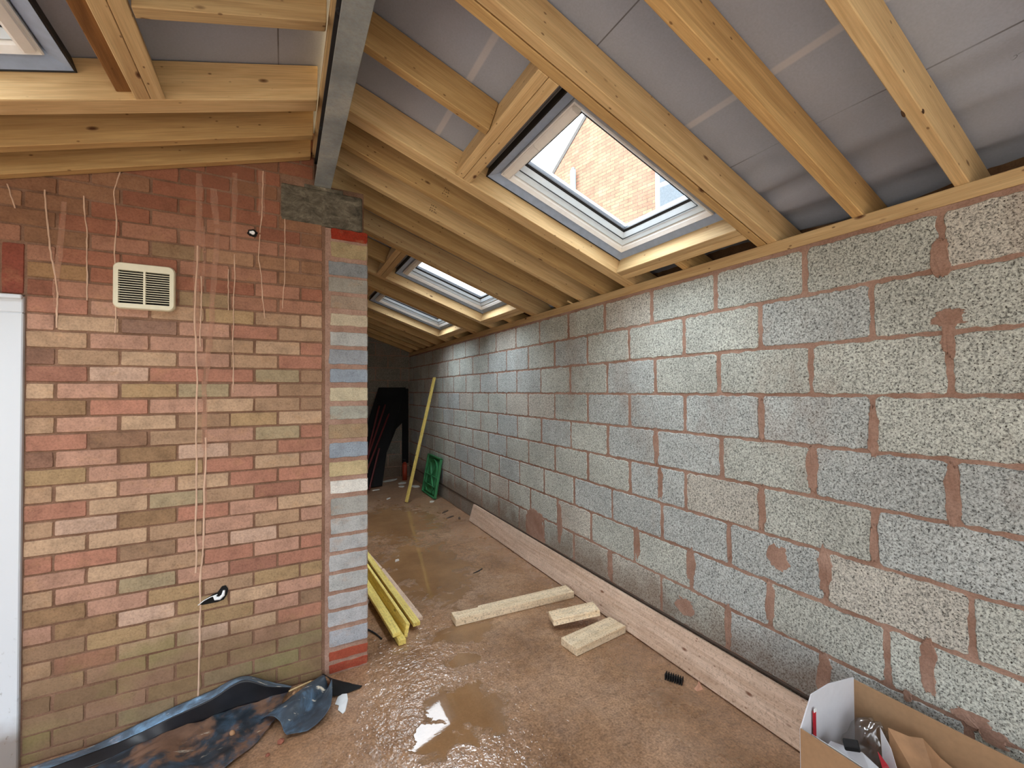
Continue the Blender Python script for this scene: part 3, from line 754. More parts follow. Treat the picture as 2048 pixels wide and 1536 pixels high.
for i, (x0, y0, y1) in enumerate(WINS_R): skylight(i+1, x0, y0, y1, 1)
skylight(4, *WINS_L[0], -1)

# ------------------------------------------------------------------ door frame at the left
root = empty('door_1', (-.975, BY-.02, 0)); props(root, kind='structure')
bm = bmesh.new()
box(bm, (-.070, 0, .0), (.003, .08, 1.915), .004); box(bm, (-.975, 0, 0), (-.905, .08, 1.915), .004); box(bm, (-.975, .0, 1.915), (.003, .08, 1.985), .004)
box(bm, (-.98, -.018, 1.972), (.004, .0, 1.990), .003)
obj('door_frame', bm, 'door', root)
bm = bmesh.new(); box(bm, (-.905, .022, .02), (-.070, .065, 1.915), .003)
leaf = obj('door_leaf', bm, 'door', root)
bm = bmesh.new()
for z0, z1 in ((.25, .9), (1.05, 1.78)):
    box(bm, (-.79, .014, z0), (-.185, .023, z0+.025), .003); box(bm, (-.79, .014, z1-.025), (-.185, .023, z1), .003)
    box(bm, (-.79, .014, z0), (-.765, .023, z1), .003); box(bm, (-.21, .014, z0), (-.185, .023, z1), .003)
obj('panel_moulding', bm, 'upvc', leaf)

# ------------------------------------------------------------------ things on the brick wall
def rrect(cx, cz, w, h, r, n=6):
    P = []
    for (sx, sz, a0) in ((1, 1, 0), (-1, 1, 90), (-1, -1, 180), (1, -1, 270)):
        for i in range(n+1):
            a = math.radians(a0+90*i/n); P.append((cx+sx*(w/2-r)+r*math.cos(a), cz+sz*(h/2-r)+r*math.sin(a)))
    return P
def vent():
    cx, cz, w, h = -.571, 2.068, .226, .212
    root = empty('air_vent', (cx, BY-.004, cz)); props(root, 'cream plastic louvred air vent on the brick wall', 'vent')
    bm = bmesh.new(); D = [(0, 1.0), (-.020, 1.0), (-.028, .965)]
    rings = [[bm.verts.new((x, d, z)) for x, z in rrect(0, 0, w*k, h*k, .026*k)] for d, k in D]
    for a, b in zip(rings, rings[1:]):
        for i in range(len(a)): bm.faces.new((a[i], b[i], b[(i+1) % len(a)], a[(i+1) % len(a)]))
    # face ring with rectangular opening
    ow, oh = .186, .152; inner = [bm.verts.new((x, -.028, z-.006)) for x, z in ((ow/2, oh/2), (-ow/2, oh/2), (-ow/2, -oh/2), (ow/2, -oh/2))]
    R = rings[-1]; n = 7
    for q in range(4):
        seg = R[q*n:(q+1)*n]
        for i in range(n-1): bm.faces.new((seg[i], inner[q], seg[i+1]))
        nx = R[((q+1)*n) % len(R)]; bm.faces.new((seg[-1], inner[q], inner[(q+1) % 4], nx))
    back = [bm.verts.new((v.co.x, -.006, v.co.z)) for v in inner]
    for i in range(4): bm.faces.new((inner[i], back[i], back[(i+1) % 4], inner[(i+1) % 4]))
    bmesh.ops.recalc_face_normals(bm, faces=bm.faces[:]); obj('vent_cover', bm, 'cream', root)
    bm = bmesh.new(); box(bm, (-ow/2, -.007, -oh/2-.006), (ow/2, -.004, oh/2-.006)); obj('vent_duct', bm, 'hole', root)
    bm = bmesh.new(); N = 14
    for i in range(N-1):
        z = -oh/2-.006+oh*(i+1)/N
        box(bm, (-ow/2, -.0275, z-.0015), (ow/2, -.021, z+.0015))
    obj('louvre', bm, 'cream', root)
    bm = bmesh.new(); box(bm, (-.004, -.0285, -oh/2-.006), (.004, -.012, oh/2-.006)); obj('centre_bar', bm, 'cream', root)
vent()
def pipe_hole():
    root = empty('cut_pipe', (-.142, BY-.004, 2.402)); props(root, 'white cut pipe end in a dark hole high on the brick wall', 'pipe')
    bm = bmesh.new(); N = 18
    c = [bm.verts.new((math.cos(2*math.pi*i/N)*.023*(1+.15*math.sin(i*2.1)), -.0035, math.sin(2*math.pi*i/N)*.020*(1+.12*math.cos(i*1.7)))) for i in range(N)]
    bm.faces.new(c); obj('drilled_hole', bm, 'hole', root)
    bm = bmesh.new(); tube(bm, [(.002, -.002, 0), (.002, -.018, -.002)], .0095, 10); box(bm, (-.013, -.010, -.004), (.0, -.005, .007)); obj('pipe_end', bm, 'whitepl', root)
pipe_hole()
def low_hole():
    root = empty('cable_remnant', (-.285, BY-.004, .565)); props(root, 'white broken fitting with cable in a ragged hole low on the brick wall', 'cable')
    bm = bmesh.new()
    P = [(-.075, -.030), (-.055, -.012), (-.02, .006), (.0, .012), (.018, .038), (.034, .040), (.045, .020), (.040, -.008), (.026, -.030), (.0, -.036), (-.03, -.036), (-.06, -.036)]
    bm.faces.new([bm.verts.new((x, -.0038, z)) for x, z in P]); obj('ragged_hole', bm, 'hole', root)
    bm = bmesh.new(); tube(bm, [(-.078, -.006, -.032), (-.055, -.009, -.014), (-.03, -.010, -.003), (.0, -.008, .003)], .0022, 6); obj('cable', bm, 'whitepl', root)
    bm = bmesh.new(); tube(bm, [(-.012, -.008, .0), (-.006, -.012, -.014), (.010, -.014, -.015), (.024, -.012, -.004), (.028, -.008, .018)], [.007, .009, .009, .008, .005], 8); obj('broken_fitting', bm, 'whitepl', root)
low_hole()

# ------------------------------------------------------------------ long board against the block wall
def board():
    p0 = Vector((1.978, 4.79, .001)); p1 = Vector((1.966, .55, .001)); d = (p1-p0); up = Vector((.062, 0, .192))
    y = d.normalized(); z = up.normalized(); n = y.cross(z)
    o = obj('scaffold_board', timber_bm(d.length, .022, .200, 0, .0015), 'pinkboard')
    place(o, p0+Vector((.011, 0, .004)), d, up)
    props(o, 'long pinkish board leaning on edge against the foot of the block wall', 'board')
board()

# ------------------------------------------------------------------ offcuts on the floor
def notch_bm():
    bm = bmesh.new()
    P = [(0, -.055), (.93, -.062), (.93, .058), (.20, .055), (.188, .030), (.06, .038), (.0, .050)]
    lo = [bm.verts.new((x, y, 0)) for x, y in P]; hi = [bm.verts.new((x, y, .047)) for x, y in P]
    bm.faces.new(lo[::-1]); bm.faces.new(hi)
    for i in range(len(P)): bm.faces.new((lo[i], lo[(i+1) % len(P)], hi[(i+1) % len(P)], hi[i]))
    bmesh.ops.bevel(bm, geom=bm.edges[:], offset=.002, segments=1, affect='EDGES'); return bm
o = obj('timber_offcut', notch_bm(), 'offcut'); place(o, (1.022, 2.755, .001), (.925, -.055, 0), (0, 0, 1)); props(o, 'long notched pale timber offcut lying on the wet floor', 'offcut', 'timber offcuts on the floor')
o = obj('timber_offcut', timber_bm(.43, .142, .047, 0, .003), 'offcut'); place(o, (1.522, 2.122, .001), (.425, .045, 0), (0, 0, 1)); props(o, 'short thick yellowish timber offcut flat on the floor, lower of two', 'offcut', 'timber offcuts on the floor')
o = obj('timber_offcut', timber_bm(.325, .125, .042, 0, .004), 'offcut'); place(o, (1.578, 2.395, .031), (.325, -.105, .038), (-.02, .05, 1)); props(o, 'short split-edged timber offcut tilted onto the other short one', 'offcut', 'timber offcuts on the floor')

# ------------------------------------------------------------------ pile of yellow battens beside the pier
def batten(p0, p1, w, h, mat, label, roll=0.0, name='timber_batten'):
    p0, p1 = Vector(p0), Vector(p1); d = p1-p0; z = Vector((math.sin(roll), 0, math.cos(roll)))
    o = obj(name, timber_bm(d.length, w, h, 0, .002), mat); place(o, p0, d, z); return props(o, label, 'batten', 'battens piled by the pier')
batten((.812, 2.885, .002), (.745, 3.83, .002), .075, .024, 'pinkboard', 'pinkish flat board lowest on the right of the batten pile', name='timber_board')
batten((.735, 3.80, .0265), (.695, 4.20, .0265), .055, .02, 'pinkboard', 'short pinkish piece farthest back in the batten pile', name='timber_board')
batten((.779, 2.785, .0275), (.665, 4.30, .062), .048, .025, 'batten', 'yellow batten lying flat on the pinkish board, right side of pile')
batten((.692, 2.735, .002), (.600, 4.2, .002), .024, .086, 'batten', 'yellow batten standing on edge in the middle of the pile', roll=.22)
batten((.655, 2.665, .002), (.565, 4.1, .002), .047, .032, 'batten', 'yellow batten reaching farthest forward, bottom of the pile')
batten((.632, 2.715, .0355), (.535, 4.15, .0355), .050, .025, 'batten', 'brown-edged yellow batten on top at the left of the pile', roll=-.05)
batten((.45, 3.26, .002), (.535, 3.34, .002), .10, .030, 'pinkboard', 'stubby pale board end crosswise under the battens by the pier', name='timber_board')

bm = bmesh.new(); tube(bm, [(.44, 3.0, .006), (.49, 2.95, .008), (.53, 2.87, .006), (.555, 2.79, .005)], .0045, 6); tube(bm, [(.44, 2.97, .006), (.49, 2.93, .006), (.52, 2.9, .008)], .003, 6)
props(obj('black_cable', bm, 'black'), 'short black cable lying on the floor beside the pier', 'cable')

# ------------------------------------------------------------------ polythene sheet, crumpled at the foot of the brick wall
def catmull(P, t):
    n = len(P)-1; x = min(max(t, 0), 1)*n; k = min(int(x), n-1); f = x-k
    p0, p1, p2, p3 = P[max(k-1, 0)], P[k], P[k+1], P[min(k+2, n)]
    return tuple(.5*((2*b)+(-a+c)*f+(2*a-5*b+4*c-d)*f*f+(-a+3*b-3*c+d)*f**3) for a, b, c, d in zip(p0, p1, p2, p3))
def patch(rows, nu, nv, amp=.004, seedv=0.0, sharp=False):
    bm = bmesh.new(); G = []
    for j in range(nv+1):
        line = []
        for i in range(nu+1):
            cp = [catmull(r, i/nu) for r in rows]; tv = j/nv
            if sharp:
                q0 = tv*(len(cp)-1); kk = min(int(q0), len(cp)-2); p = Vector(cp[kk]).lerp(Vector(cp[kk+1]), q0-kk)
            else: p = Vector(catmull(cp, tv))
            q = p*14; ph = Vector((p.x*9+p.y*5, p.y*16-p.x*7, seedv)); p.z += amp*(noise.noise(q+Vector((seedv, 0, 0)))+.5*noise.noise(q*2.7)) + amp*2.2*(.35-abs(noise.noise(ph))); p.y += amp*.6*noise.noise(q+Vector((0, 9, seedv)))
            p.z = max(p.z, .003); p.y = min(p.y, BY-.012); line.append(bm.verts.new(p))
        G.append(line)
    for j in range(nv):
        for i in range(nu): bm.faces.new((G[j][i], G[j][i+1], G[j+1][i+1], G[j+1][i]))
    return bm
def tarp():
    root = empty('polythene_sheet', (-.1, 2.4, 0)); props(root, 'crumpled muddy blue-black polythene sheet at the foot of the brick wall', 'plastic sheet')
    off = root.location
    def mk(name, rows, mat, nu, nv, amp, sd, sharp=False):
        o = obj(name, patch(rows, nu, nv, amp, sd, sharp), mat, None, True); md = o.modifiers.new('thickness', 'SOLIDIFY'); md.thickness = .0012
        o.parent = root; o.matrix_parent_inverse = Matrix.Translation(-off); return o
    main = [
        [(-1.10, 2.50, .02), (-.90, 2.53, .02), (-.746, 2.56, .012), (-.594, 2.565, .045), (-.448, 2.568, .078), (-.312, 2.57, .102), (-.177, 2.57, .132), (-.067, 2.565, .075), (.046, 2.56, .014)],
        [(-1.05, 2.44, .03), (-.86, 2.46, .035), (-.70, 2.49, .03), (-.575, 2.505, .040), (-.437, 2.502, .075), (-.304, 2.50, .104), (-.175, 2.505, .150), (-.062, 2.50, .088), (.040, 2.51, .040)],
        [(-1.02, 2.42, .01), (-.84, 2.42, .012), (-.67, 2.43, .010), (-.55, 2.47, .012), (-.43, 2.50, .015), (-.298, 2.50, .018), (-.180, 2.51, .02), (-.077, 2.51, .018), (.025, 2.52, .016)],
        [(-.95, 2.28, .02), (-.78, 2.30, .035), (-.62, 2.32, .012), (-.49, 2.36, .04), (-.38, 2.40, .012), (-.26, 2.43, .010), (-.16, 2.45, .014), (-.07, 2.47, .012), (.012, 2.49, .016)],
        [(-.86, 2.12, .012), (-.70, 2.14, .035), (-.57, 2.19, .012), (-.46, 2.24, .050), (-.36, 2.29, .010), (-.24, 2.34, .016), (-.14, 2.37, .010), (-.065, 2.40, .014), (.000, 2.45, .014)],
        [(-.78, 1.92, .01), (-.62, 1.94, .02), (-.48, 1.98, .012), (-.37, 2.05, .022), (-.26, 2.12, .010), (-.175, 2.17, .012), (-.105, 2.235, .010), (-.05, 2.31, .010), (-.012, 2.39, .012)]]
    mk('flat_sheet', main[2:], 'tarpmud', 80, 44, .006, 1.0)
    mk('lit_edge', main[:2], 'tarplit', 80, 8, .0012, 4.0, True)  # top of the fold, its light carried by the colour
    mk('folded_edge', main[1:3], 'tarpshade', 80, 10, .0012, 4.0, True)  # front of the fold, its shade carried by the colour
    fold = [
        [(-.095, 2.372, .006), (.020, 2.462, .004), (.130, 2.535, .004), (.180, 2.568, .004)],
        [(-.070, 2.350, .034), (.035, 2.430, .034), (.135, 2.510, .034), (.186, 2.545, .034)],
        [(-.035, 2.318, .046), (.060, 2.385, .050), (.146, 2.468, .050), (.200, 2.505, .050)],
        [(-.010, 2.290, .030), (.080, 2.360, .030), (.158, 2.440, .026), (.208, 2.485, .030)],
        [(.002, 2.270, .010), (.092, 2.335, .008), (.168, 2.415, .006), (.214, 2.460, .010)],
        [(.008, 2.240, .010), (.102, 2.290, .010), (.185, 2.370, .024), (.222, 2.430, .055)],
        [(.020, 2.204, .016), (.118, 2.200, .014), (.205, 2.262, .040), (.226, 2.380, .100)]]
    mk('rolled_flap', fold, 'tarpblue', 44, 50, .003, 8.0)
    tail = [[(.19, 2.57, .02), (.28, 2.48, .012), (.37, 2.40, .006)], [(.20, 2.52, .05), (.28, 2.45, .02), (.375, 2.395, .005)], [(.222, 2.44, .05), (.28, 2.41, .012), (.37, 2.39, .005)], [(.226, 2.385, .01), (.27, 2.38, .005), (.36, 2.385, .004)]]
    mk('tail_flap', tail, 'blacksheet', 16, 12, .002, 3.0)
tarp()
def scrap_piece(name, pts, th, mat, loc, rotz, label, cat='scrap', tilt=0.0, group=None):
    bm = bmesh.new(); lo = [bm.verts.new((x, y, 0)) for x, y in pts]; hi = [bm.verts.new((x*.96, y*.96, th+tilt*x)) for x, y in pts]
    bm.faces.new(lo[::-1]); bm.faces.new(hi)
    for i in range(len(pts)): bm.faces.new((lo[i], lo[(i+1) % len(pts)], hi[(i+1) % len(pts)], hi[i]))
    bmesh.ops.recalc_face_normals(bm, faces=bm.faces[:])
    o = obj(name, bm, mat); o.location = loc; o.rotation_euler = (0, 0, rotz); return props(o, label, cat, group)
scrap_piece('plastic_scrap', [(-.028, .02), (-.010, .068), (.012, .075), (.035, .062), (.034, .02), (.012, -.055), (-.002, -.068), (-.02, -.03), (-.012, .0)], .003, 'whitepl', (.262, 2.31, .002), 0, 'crumpled white scrap lying right of the polythene sheet', tilt=.15)
bm = bmesh.new(); tube(bm, [(.03, 2.50, .030), (.08, 2.512, .032), (.135, 2.53, .030)], .004, 6)
props(obj('wood_stick', bm, 'pine_pale'), 'thin pale stick resting on the polythene sheet below the brick wall', 'stick')
for i, (x, y, r, lb) in enumerate(((-.20, 2.335, .012, 'small round stone on the muddy part of the polythene sheet'), (.055, 2.47, .009, 'small tan pebble beside the thin stick'))):
    bm = bmesh.new(); bmesh.ops.create_icosphere(bm, subdivisions=2, radius=r)
    for v in bm.verts: v.co *= 1+.25*noise.noise(v.co*90+Vector((i, 0, 0)))
    o = obj('pebble', bm, 'kraft', smooth=True); o.location = (x, y, .022 if i == 0 else .032); props(o, lb, 'pebble', 'pebbles on the polythene sheet')
for i, (x, y, r, rt, lb) in enumerate(((-.005, 2.215, .016, .4, 'broken red brick piece beside the polythene sheet, larger of two'), (-.055, 2.165, .010, 1.4, 'broken red brick crumb nearest the camera at the sheet edge'))):
    bm = bmesh.new(); bmesh.ops.create_icosphere(bm, subdivisions=1, radius=r)
    for v in bm.verts: v.co.z *= .6
    o = obj('brick_fragment', bm, 'brickred'); o.location = (x+.0, y-.02, r*.5); o.rotation_euler = (0, 0, rt); props(o, lb, 'brick fragment', 'brick fragments near the sheet')

# ------------------------------------------------------------------ small things by the long board
def comb():
    bm = bmesh.new()
    box(bm, (-.045, -.006, .0), (.045, .006, .02), .001)
    for i in range(8):
        x = -.042+i*.012
        box(bm, (x-.003, -.024, .0), (x+.003, -.004, .03), .001); box(bm, (x-.003, .004, .0), (x+.003, .022, .024), .001)
    o = obj('plastic_spacer', bm, 'black'); o.location = (1.868, 1.635, .001); o.rotation_euler = (0, 0, -1.05)
    props(o, 'small black toothed plastic spacer on the floor near the long board', 'spacer')
comb()
bm = bmesh.new()
P = [(-.022, -.012, 0), (.020, -.018, 0), (.016, .016, 0), (-.016, .010, 0)]; T = [(.010, .004, .036), (-.002, .0, .022)]
lo = [bm.verts.new(p) for p in P]; t0 = bm.verts.new(T[0]); t1 = bm.verts.new(T[1])
bm.faces.new(lo[::-1]); bm.faces.new((lo[0], lo[1], t0, t1)); bm.faces.new((lo[1], lo[2], t0)); bm.faces.new((lo[2], lo[3], t1, t0)); bm.faces.new((lo[3], lo[0], t1))
o = obj('brick_chip', bm, 'brickchip'); o.location = (1.925, 1.530, .001); props(o, 'peach-coloured brick chip against the bottom of the long board', 'brick chip')
scrap_piece('wood_chip', [(-.02, 0), (0, .02), (.03, .012), (.022, -.008)], .012, 'scrap', (.93, 3.99, .001), .5, 'pale splintered wood chip lying on the mud between battens and pool', 'wood chip')
scrap_piece('twig', [(-.06, 0), (.0, .006), (.06, .02), (.06, .012), (.0, -.004)], .006, 'black', (1.50, 3.42, .001), .3, 'dark twig on the muddy floor before the notched offcut', 'twig')

# ------------------------------------------------------------------ far end: leaning batten, green cover, black sheet, poles, extinguisher, litter
p0 = Vector((1.545, 6.01, .004)); p1 = Vector((2.035, 6.24, 1.775))
o = obj('timber_batten', timber_bm((p1-p0).length, .045, .024, 0, .002), 'batten'); place(o, p0, p1-p0, (-.9, -.45, .35)); props(o, 'tall yellow batten leaning against the block wall in the dark end', 'batten')
def green_cover():
    root = empty('access_cover', (1.952, 6.27, .0)); props(root, 'green ribbed plastic cover leaning against the block wall', 'cover')
    # local: X across (along wall), Z up the panel, tilted toward the wall
    m = Matrix.Translation((1.945, 6.27, .006)) @ Matrix.Rotation(math.radians(-90), 4, 'Z') @ Matrix.Rotation(math.radians(-10), 4, 'X')
    def mk(name, bm):
        o = obj(name, bm, 'greenpl', root); o.matrix_parent_inverse = Matrix.Translation(-root.location); o.matrix_basis = m; return o
    bm = bmesh.new(); box(bm, (-.31, .0, 0), (.31, .012, .585), .003); mk('panel', bm)
    bm = bmesh.new()
    for lo, hi in (((-.31, -.028, 0), (.31, .0, .016)), ((-.31, -.028, .569), (.31, .0, .585)), ((-.31, -.028, 0), (-.294, .0, .585)), ((.294, -.028, 0), (.31, .0, .585))): box(bm, lo, hi, .002)
    mk('rim', bm)
    bm = bmesh.new()
    def rib(a, b, w=.008):
        a, b = Vector(a), Vector(b); d = (b-a).normalized(); nrm = Vector((-d.z, 0, d.x))*w*.5
        q = [a+nrm, b+nrm, b-nrm, a-nrm]; lo = [bm.verts.new((v.x, -.001, v.z)) for v in q]; hi = [bm.verts.new((v.x, -.022, v.z)) for v in q]
        bm.faces.new(lo); bm.faces.new(hi[::-1])
        for i in range(4): bm.faces.new((lo[i], hi[i], hi[(i+1) % 4], lo[(i+1) % 4]))
    c = [(math.cos(math.radians(a))*.21, 0, .36+math.sin(math.radians(a))*.17) for a in range(0, 181, 15)]
    for a, b in zip(c, c[1:]): rib(a, b)
    rib((-.3, 0, .29), (.3, 0, .29)); rib((-.21, 0, .36), (-.21, 0, .05)); rib((.21, 0, .36), (.21, 0, .05)); rib((-.21, 0, .05), (0, 0, .29)); rib((.21, 0, .05), (0, 0, .29))
    rib((-.12, 0, .05), (.12, 0, .05)); rib((-.12, 0, .05), (-.3, 0, .2)); rib((.12, 0, .05), (.3, 0, .2)); rib((0, 0, .29), (-.15, 0, .48)); rib((0, 0, .29), (.15, 0, .48)); rib((-.3, 0, .15), (.3, 0, .15))
    bmesh.ops.recalc_face_normals(bm, faces=bm.faces[:]); mk('ribs', bm)
green_cover()
# black sheeting hung over panels leaning on the far wall
def far_sheet():
    bm = bmesh.new()
    P = [(1.50, 7.80, 1.64), (1.98, 7.82, 1.64), (2.02, 7.80, 1.10), (1.78, 7.70, .90), (1.56, 7.45, .52), (1.44, 7.22, .02), (1.12, 7.20, .02), (1.16, 7.40, .70), (1.32, 7.62, 1.15)]
    lo = [bm.verts.new(p) for p in P]; hi = [bm.verts.new((x, y-.03, z)) for x, y, z in P]
    bm.faces.new(lo); bm.faces.new(hi[::-1])
    for i in range(len(P)): bm.faces.new((lo[i], hi[i], hi[(i+1) % len(P)], lo[(i+1) % len(P)]))
    bmesh.ops.recalc_face_normals(bm, faces=bm.faces[:])
    props(obj('black_sheeting', bm, 'blacksheet'), 'tall black sheeting leaning in the far dark corner', 'sheeting')
    bm = bmesh.new(); box(bm, (1.93, 7.84, .25), (2.045, 7.866, 1.62), .004); props(obj('dark_panel', bm, 'blacksheet'), 'narrow upright black panel in the far corner beside the block wall', 'panel')
far_sheet()
for a, b, lb in (((1.17, 7.05, .30), (1.66, 7.66, 1.20), 'lowest dark red pole leaning across the black sheeting'), ((1.14, 7.12, .34), (1.47, 7.58, 1.32), 'leftmost dark red pole leaning on the black sheeting'), ((1.20, 7.0, .02), (1.42, 7.33, .62), 'shortest dark red pole standing at the foot of the black sheeting'), ((1.17, 7.12, .42), (1.58, 7.62, 1.34), 'dark red pole between the lowest and leftmost ones')):
    bm = bmesh.new(); cyl(bm, a, b, .014, 10); props(obj('red_pole', bm, 'darkred'), lb, 'pole', 'dark red poles at the far end')
def canister():
    root = empty('orange_canister', (1.90, 7.55, 0)); props(root, 'small orange canister on the floor at the far wall', 'canister')
    bm = bmesh.new(); cyl(bm, (0, 0, .0), (0, 0, .28), .042, 20); cyl(bm, (0, 0, .28), (0, 0, .32), .042, 20, .018); obj('body', bm, 'orange', root, True)
    bm = bmesh.new(); cyl(bm, (0, 0, .32), (0, 0, .36), .014, 12); box(bm, (-.04, -.008, .355), (.016, .008, .368), .002); obj('valve', bm, 'black', root)
canister()
LIT = [((1.66, 7.62), .16, .07, .5, 'flat white paper sheet on the floor below the black sheeting'), ((1.80, 7.30), .10, .08, 1.0, 'largest white scrap by the orange canister'), ((1.92, 6.95), .06, .13, .3, 'white L-shaped scrap on the floor by the leaning batten'), ((1.86, 5.87), .05, .035, .9, 'white chip on the floor in front of the green cover'),
       ((1.31, 7.0), .07, .03, .2, 'thin white scrap at the foot of the dark red poles'), ((1.36, 6.35), .05, .02, .7, 'small white fleck on the wet floor left of the leaning batten'), ((1.72, 7.05), .05, .06, .2, 'crumpled grey scrap left of the large white one')]
for i, ((x, y), w, h, r, lb) in enumerate(LIT):
    rs = random.Random(i); N = 7
    pts = [(math.cos(2*math.pi*k/N)*w*rs.uniform(.75, 1.1), math.sin(2*math.pi*k/N)*h*rs.uniform(.75, 1.1)) for k in range(N)]
    scrap_piece('paper_scrap', pts, .008, 'scrap', (x, y, .001), r, lb, 'litter', group='litter at the far end of the room')
DEB = [((1.86, 5.30), .09, .02, .7, 'dark bark strip on the floor before the long board end'), ((1.84, 5.05), .07, .018, .5, 'short dark bark strip beside the long board end'), ((1.92, 4.95), .05, .02, 1.2, 'curled dark bark piece touching the end of the long board')]
for i, ((x, y), w, h, r, lb) in enumerate(DEB):
    rs = random.Random(50+i); N = 8
    pts = [(math.cos(2*math.pi*k/N)*w*rs.uniform(.7, 1.1), math.sin(2*math.pi*k/N)*h*rs.uniform(.6, 1.2)) for k in range(N)]
    scrap_piece('bark_strip', pts, .007, 'dpc', (x, y, .001), r, lb, 'bark', group='bark strips on the floor')

# ------------------------------------------------------------------ cardboard box, lower right corner
def cardbox():
    x0, x1, y0, y1 = 1.585, 1.955, .33, .842
    root = empty('cardboard_box', (x0, y0, 0)); props(root, 'open brown cardboard box full of packaging in the lower right corner', 'box')
    L = Vector(root.location)
    def panel(name, quad, th, mats):
        q = [Vector(p)-L for p in quad]; n = (q[1]-q[0]).cross(q[2]-q[1]).normalized()*th
        bm = bmesh.new(); a = [bm.verts.new(p) for p in q]; b = [bm.verts.new(p+n) for p in q]
        f0 = bm.faces.new(a[::-1]); f1 = bm.faces.new(b); f1.material_index = 1 if len(mats) > 1 else 0
        for i in range(len(q)): bm.faces.new((a[i], a[(i+1) % len(q)], b[(i+1) % len(q)], b[i]))
        return obj(name, bm, mats, root)
    panel('bottom', [(x0, y0, .002), (x1, y0, .002), (x1, y1, .002), (x0, y1, .002)], .004, ['card'])
    panel('left_panel', [(x0, y1, .002), (x0, y0, .002), (x0, y0, .395), (x0, y1, .398)], .004, ['card', 'card'])
    panel('right_panel', [(x1, y0, .002), (x1, y1, .002), (x1, y1, .445), (x1, y0, .445)], .004, ['card'])
    panel('near_panel', [(x0, y0, .002), (x0, y0, .36), (x1, y0, .36), (x1, y0, .002)], .004, ['card'])
    panel('far_panel', [(x1, y1, .002), (x0, y1, .002), (x0, y1, .392), (1.656, y1, .488), (1.775, y1, .487), (x1, y1, .452)], .004, ['cardwhite', 'card'])
    # white inner liner returning along the left side, low and sloping
    panel('inner_liner', [(1.632, .830, .368), (1.628, .830, .02), (1.628, .45, .02), (1.632, .45, .368)], .003, ['cardwhite'])
    bm = bmesh.new(); box(bm, (1.650-x0, y1-y0-.008, .335), (1.668-x0, y1-y0-.0045, .435), .001); t = obj('red_tear_tape', bm, 'red', root)
    bm = bmesh.new(); box(bm, (1.650-x0, y1-y0-.0105, .432), (1.667-x0, y1-y0-.008, .446), .001); obj('tape_tip', bm, 'whitepl', t)
cardbox()
def crumple(name, pts, th, mat, label, cat, n=1):
    bm = bmesh.new(); v = [bm.verts.new(p) for p in pts[0]]
    for f in pts[1]: bm.faces.new([v[i] for i in f])
    o = obj(name, bm, mat); md = o.modifiers.new('t', 'SOLIDIFY'); md.thickness = th; md.offset = 0; return props(o, label, cat)
# brown paper bag, torn mouth toward the camera
crumple('paper_bag', ([(1.855, .700, .395), (1.885, .655, .385), (1.905, .625, .392), (1.935, .59, .34), (1.90, .50, .33), (1.80, .52, .25), (1.74, .60, .20), (1.80, .66, .20), (1.90, .66, .20), (1.86, .58, .31), (1.94, .52, .20), (1.78, .45, .20), (1.82, .63, .33)],
                      [(0, 1, 12), (1, 2, 9, 12), (2, 3, 4, 9), (12, 9, 5), (9, 4, 5), (0, 12, 7), (12, 6, 7), (12, 5, 6), (0, 7, 8), (0, 8, 1), (1, 8, 2), (2, 8, 3), (3, 8, 10), (3, 10, 4), (4, 10, 11, 5), (5, 11, 6)]), .0015, 'kraft', 'torn brown paper bag standing in the cardboard box', 'paper bag')
crumple('folded_leaflet', ([(1.838, .716, .392), (1.823, .705, .30), (1.785, .675, .20), (1.758, .63, .25), (1.778, .645, .31), (1.808, .675, .36)], [(0, 1, 5), (1, 4, 5), (1, 2, 4), (2, 3, 4)]), .001, 'paper', 'white folded leaflet tucked beside the brown paper bag', 'leaflet')
def wrapper():
    bm = bmesh.new(); bmesh.ops.create_uvsphere(bm, u_segments=28, v_segments=16, radius=1.0)
    for v in bm.verts:
        p = v.co.copy(); k = 1+.25*noise.noise(p*2.2)+.22*abs(noise.noise(p*5))
        v.co = Vector((p.x*.045*k, p.y*.055*k, p.z*.085*k))
    o = obj('clear_wrapper', bm, 'film', smooth=True); o.location = (1.862, .768, .29); o.rotation_euler = (.3, .2, .3)
    props(o, 'clear crinkled plastic wrapper bulging up in the cardboard box', 'wrapper')
wrapper()
crumple('white_carton', ([(1.665, .815, .305), (1.70, .805, .335), (1.755, .735, .325), (1.76, .68, .30), (1.735, .60, .27), (1.70, .60, .26), (1.66, .70, .28), (1.73, .70, .29)], [(0, 1, 7, 6), (1, 2, 7), (2, 3, 7), (3, 4, 5, 7), (5, 6, 7)]), .002, 'cardwhite', 'white open carton lying in the left of the cardboard box', 'carton')
o = boxobj('black_packet', (-.024, -.022, -.008), (.024, .022, .008), 'black', bev=.003); o.location = (1.722, .752, .350); o.rotation_euler = (-.25, .1, .5); props(o, 'small black packet on the white carton in the box', 'packet')
crumple('red_wrapper', ([(1.790, .705, .335), (1.80, .69, .28), (1.82, .66, .24), (1.76, .64, .27), (1.755, .68, .315), (1.775, .672, .32)], [(0, 1, 5), (1, 2, 5), (5, 2, 3), (4, 5, 3), (0, 5, 4)]), .0015, 'red', 'crumpled red wrapper between the white carton and the leaflet', 'wrapper')

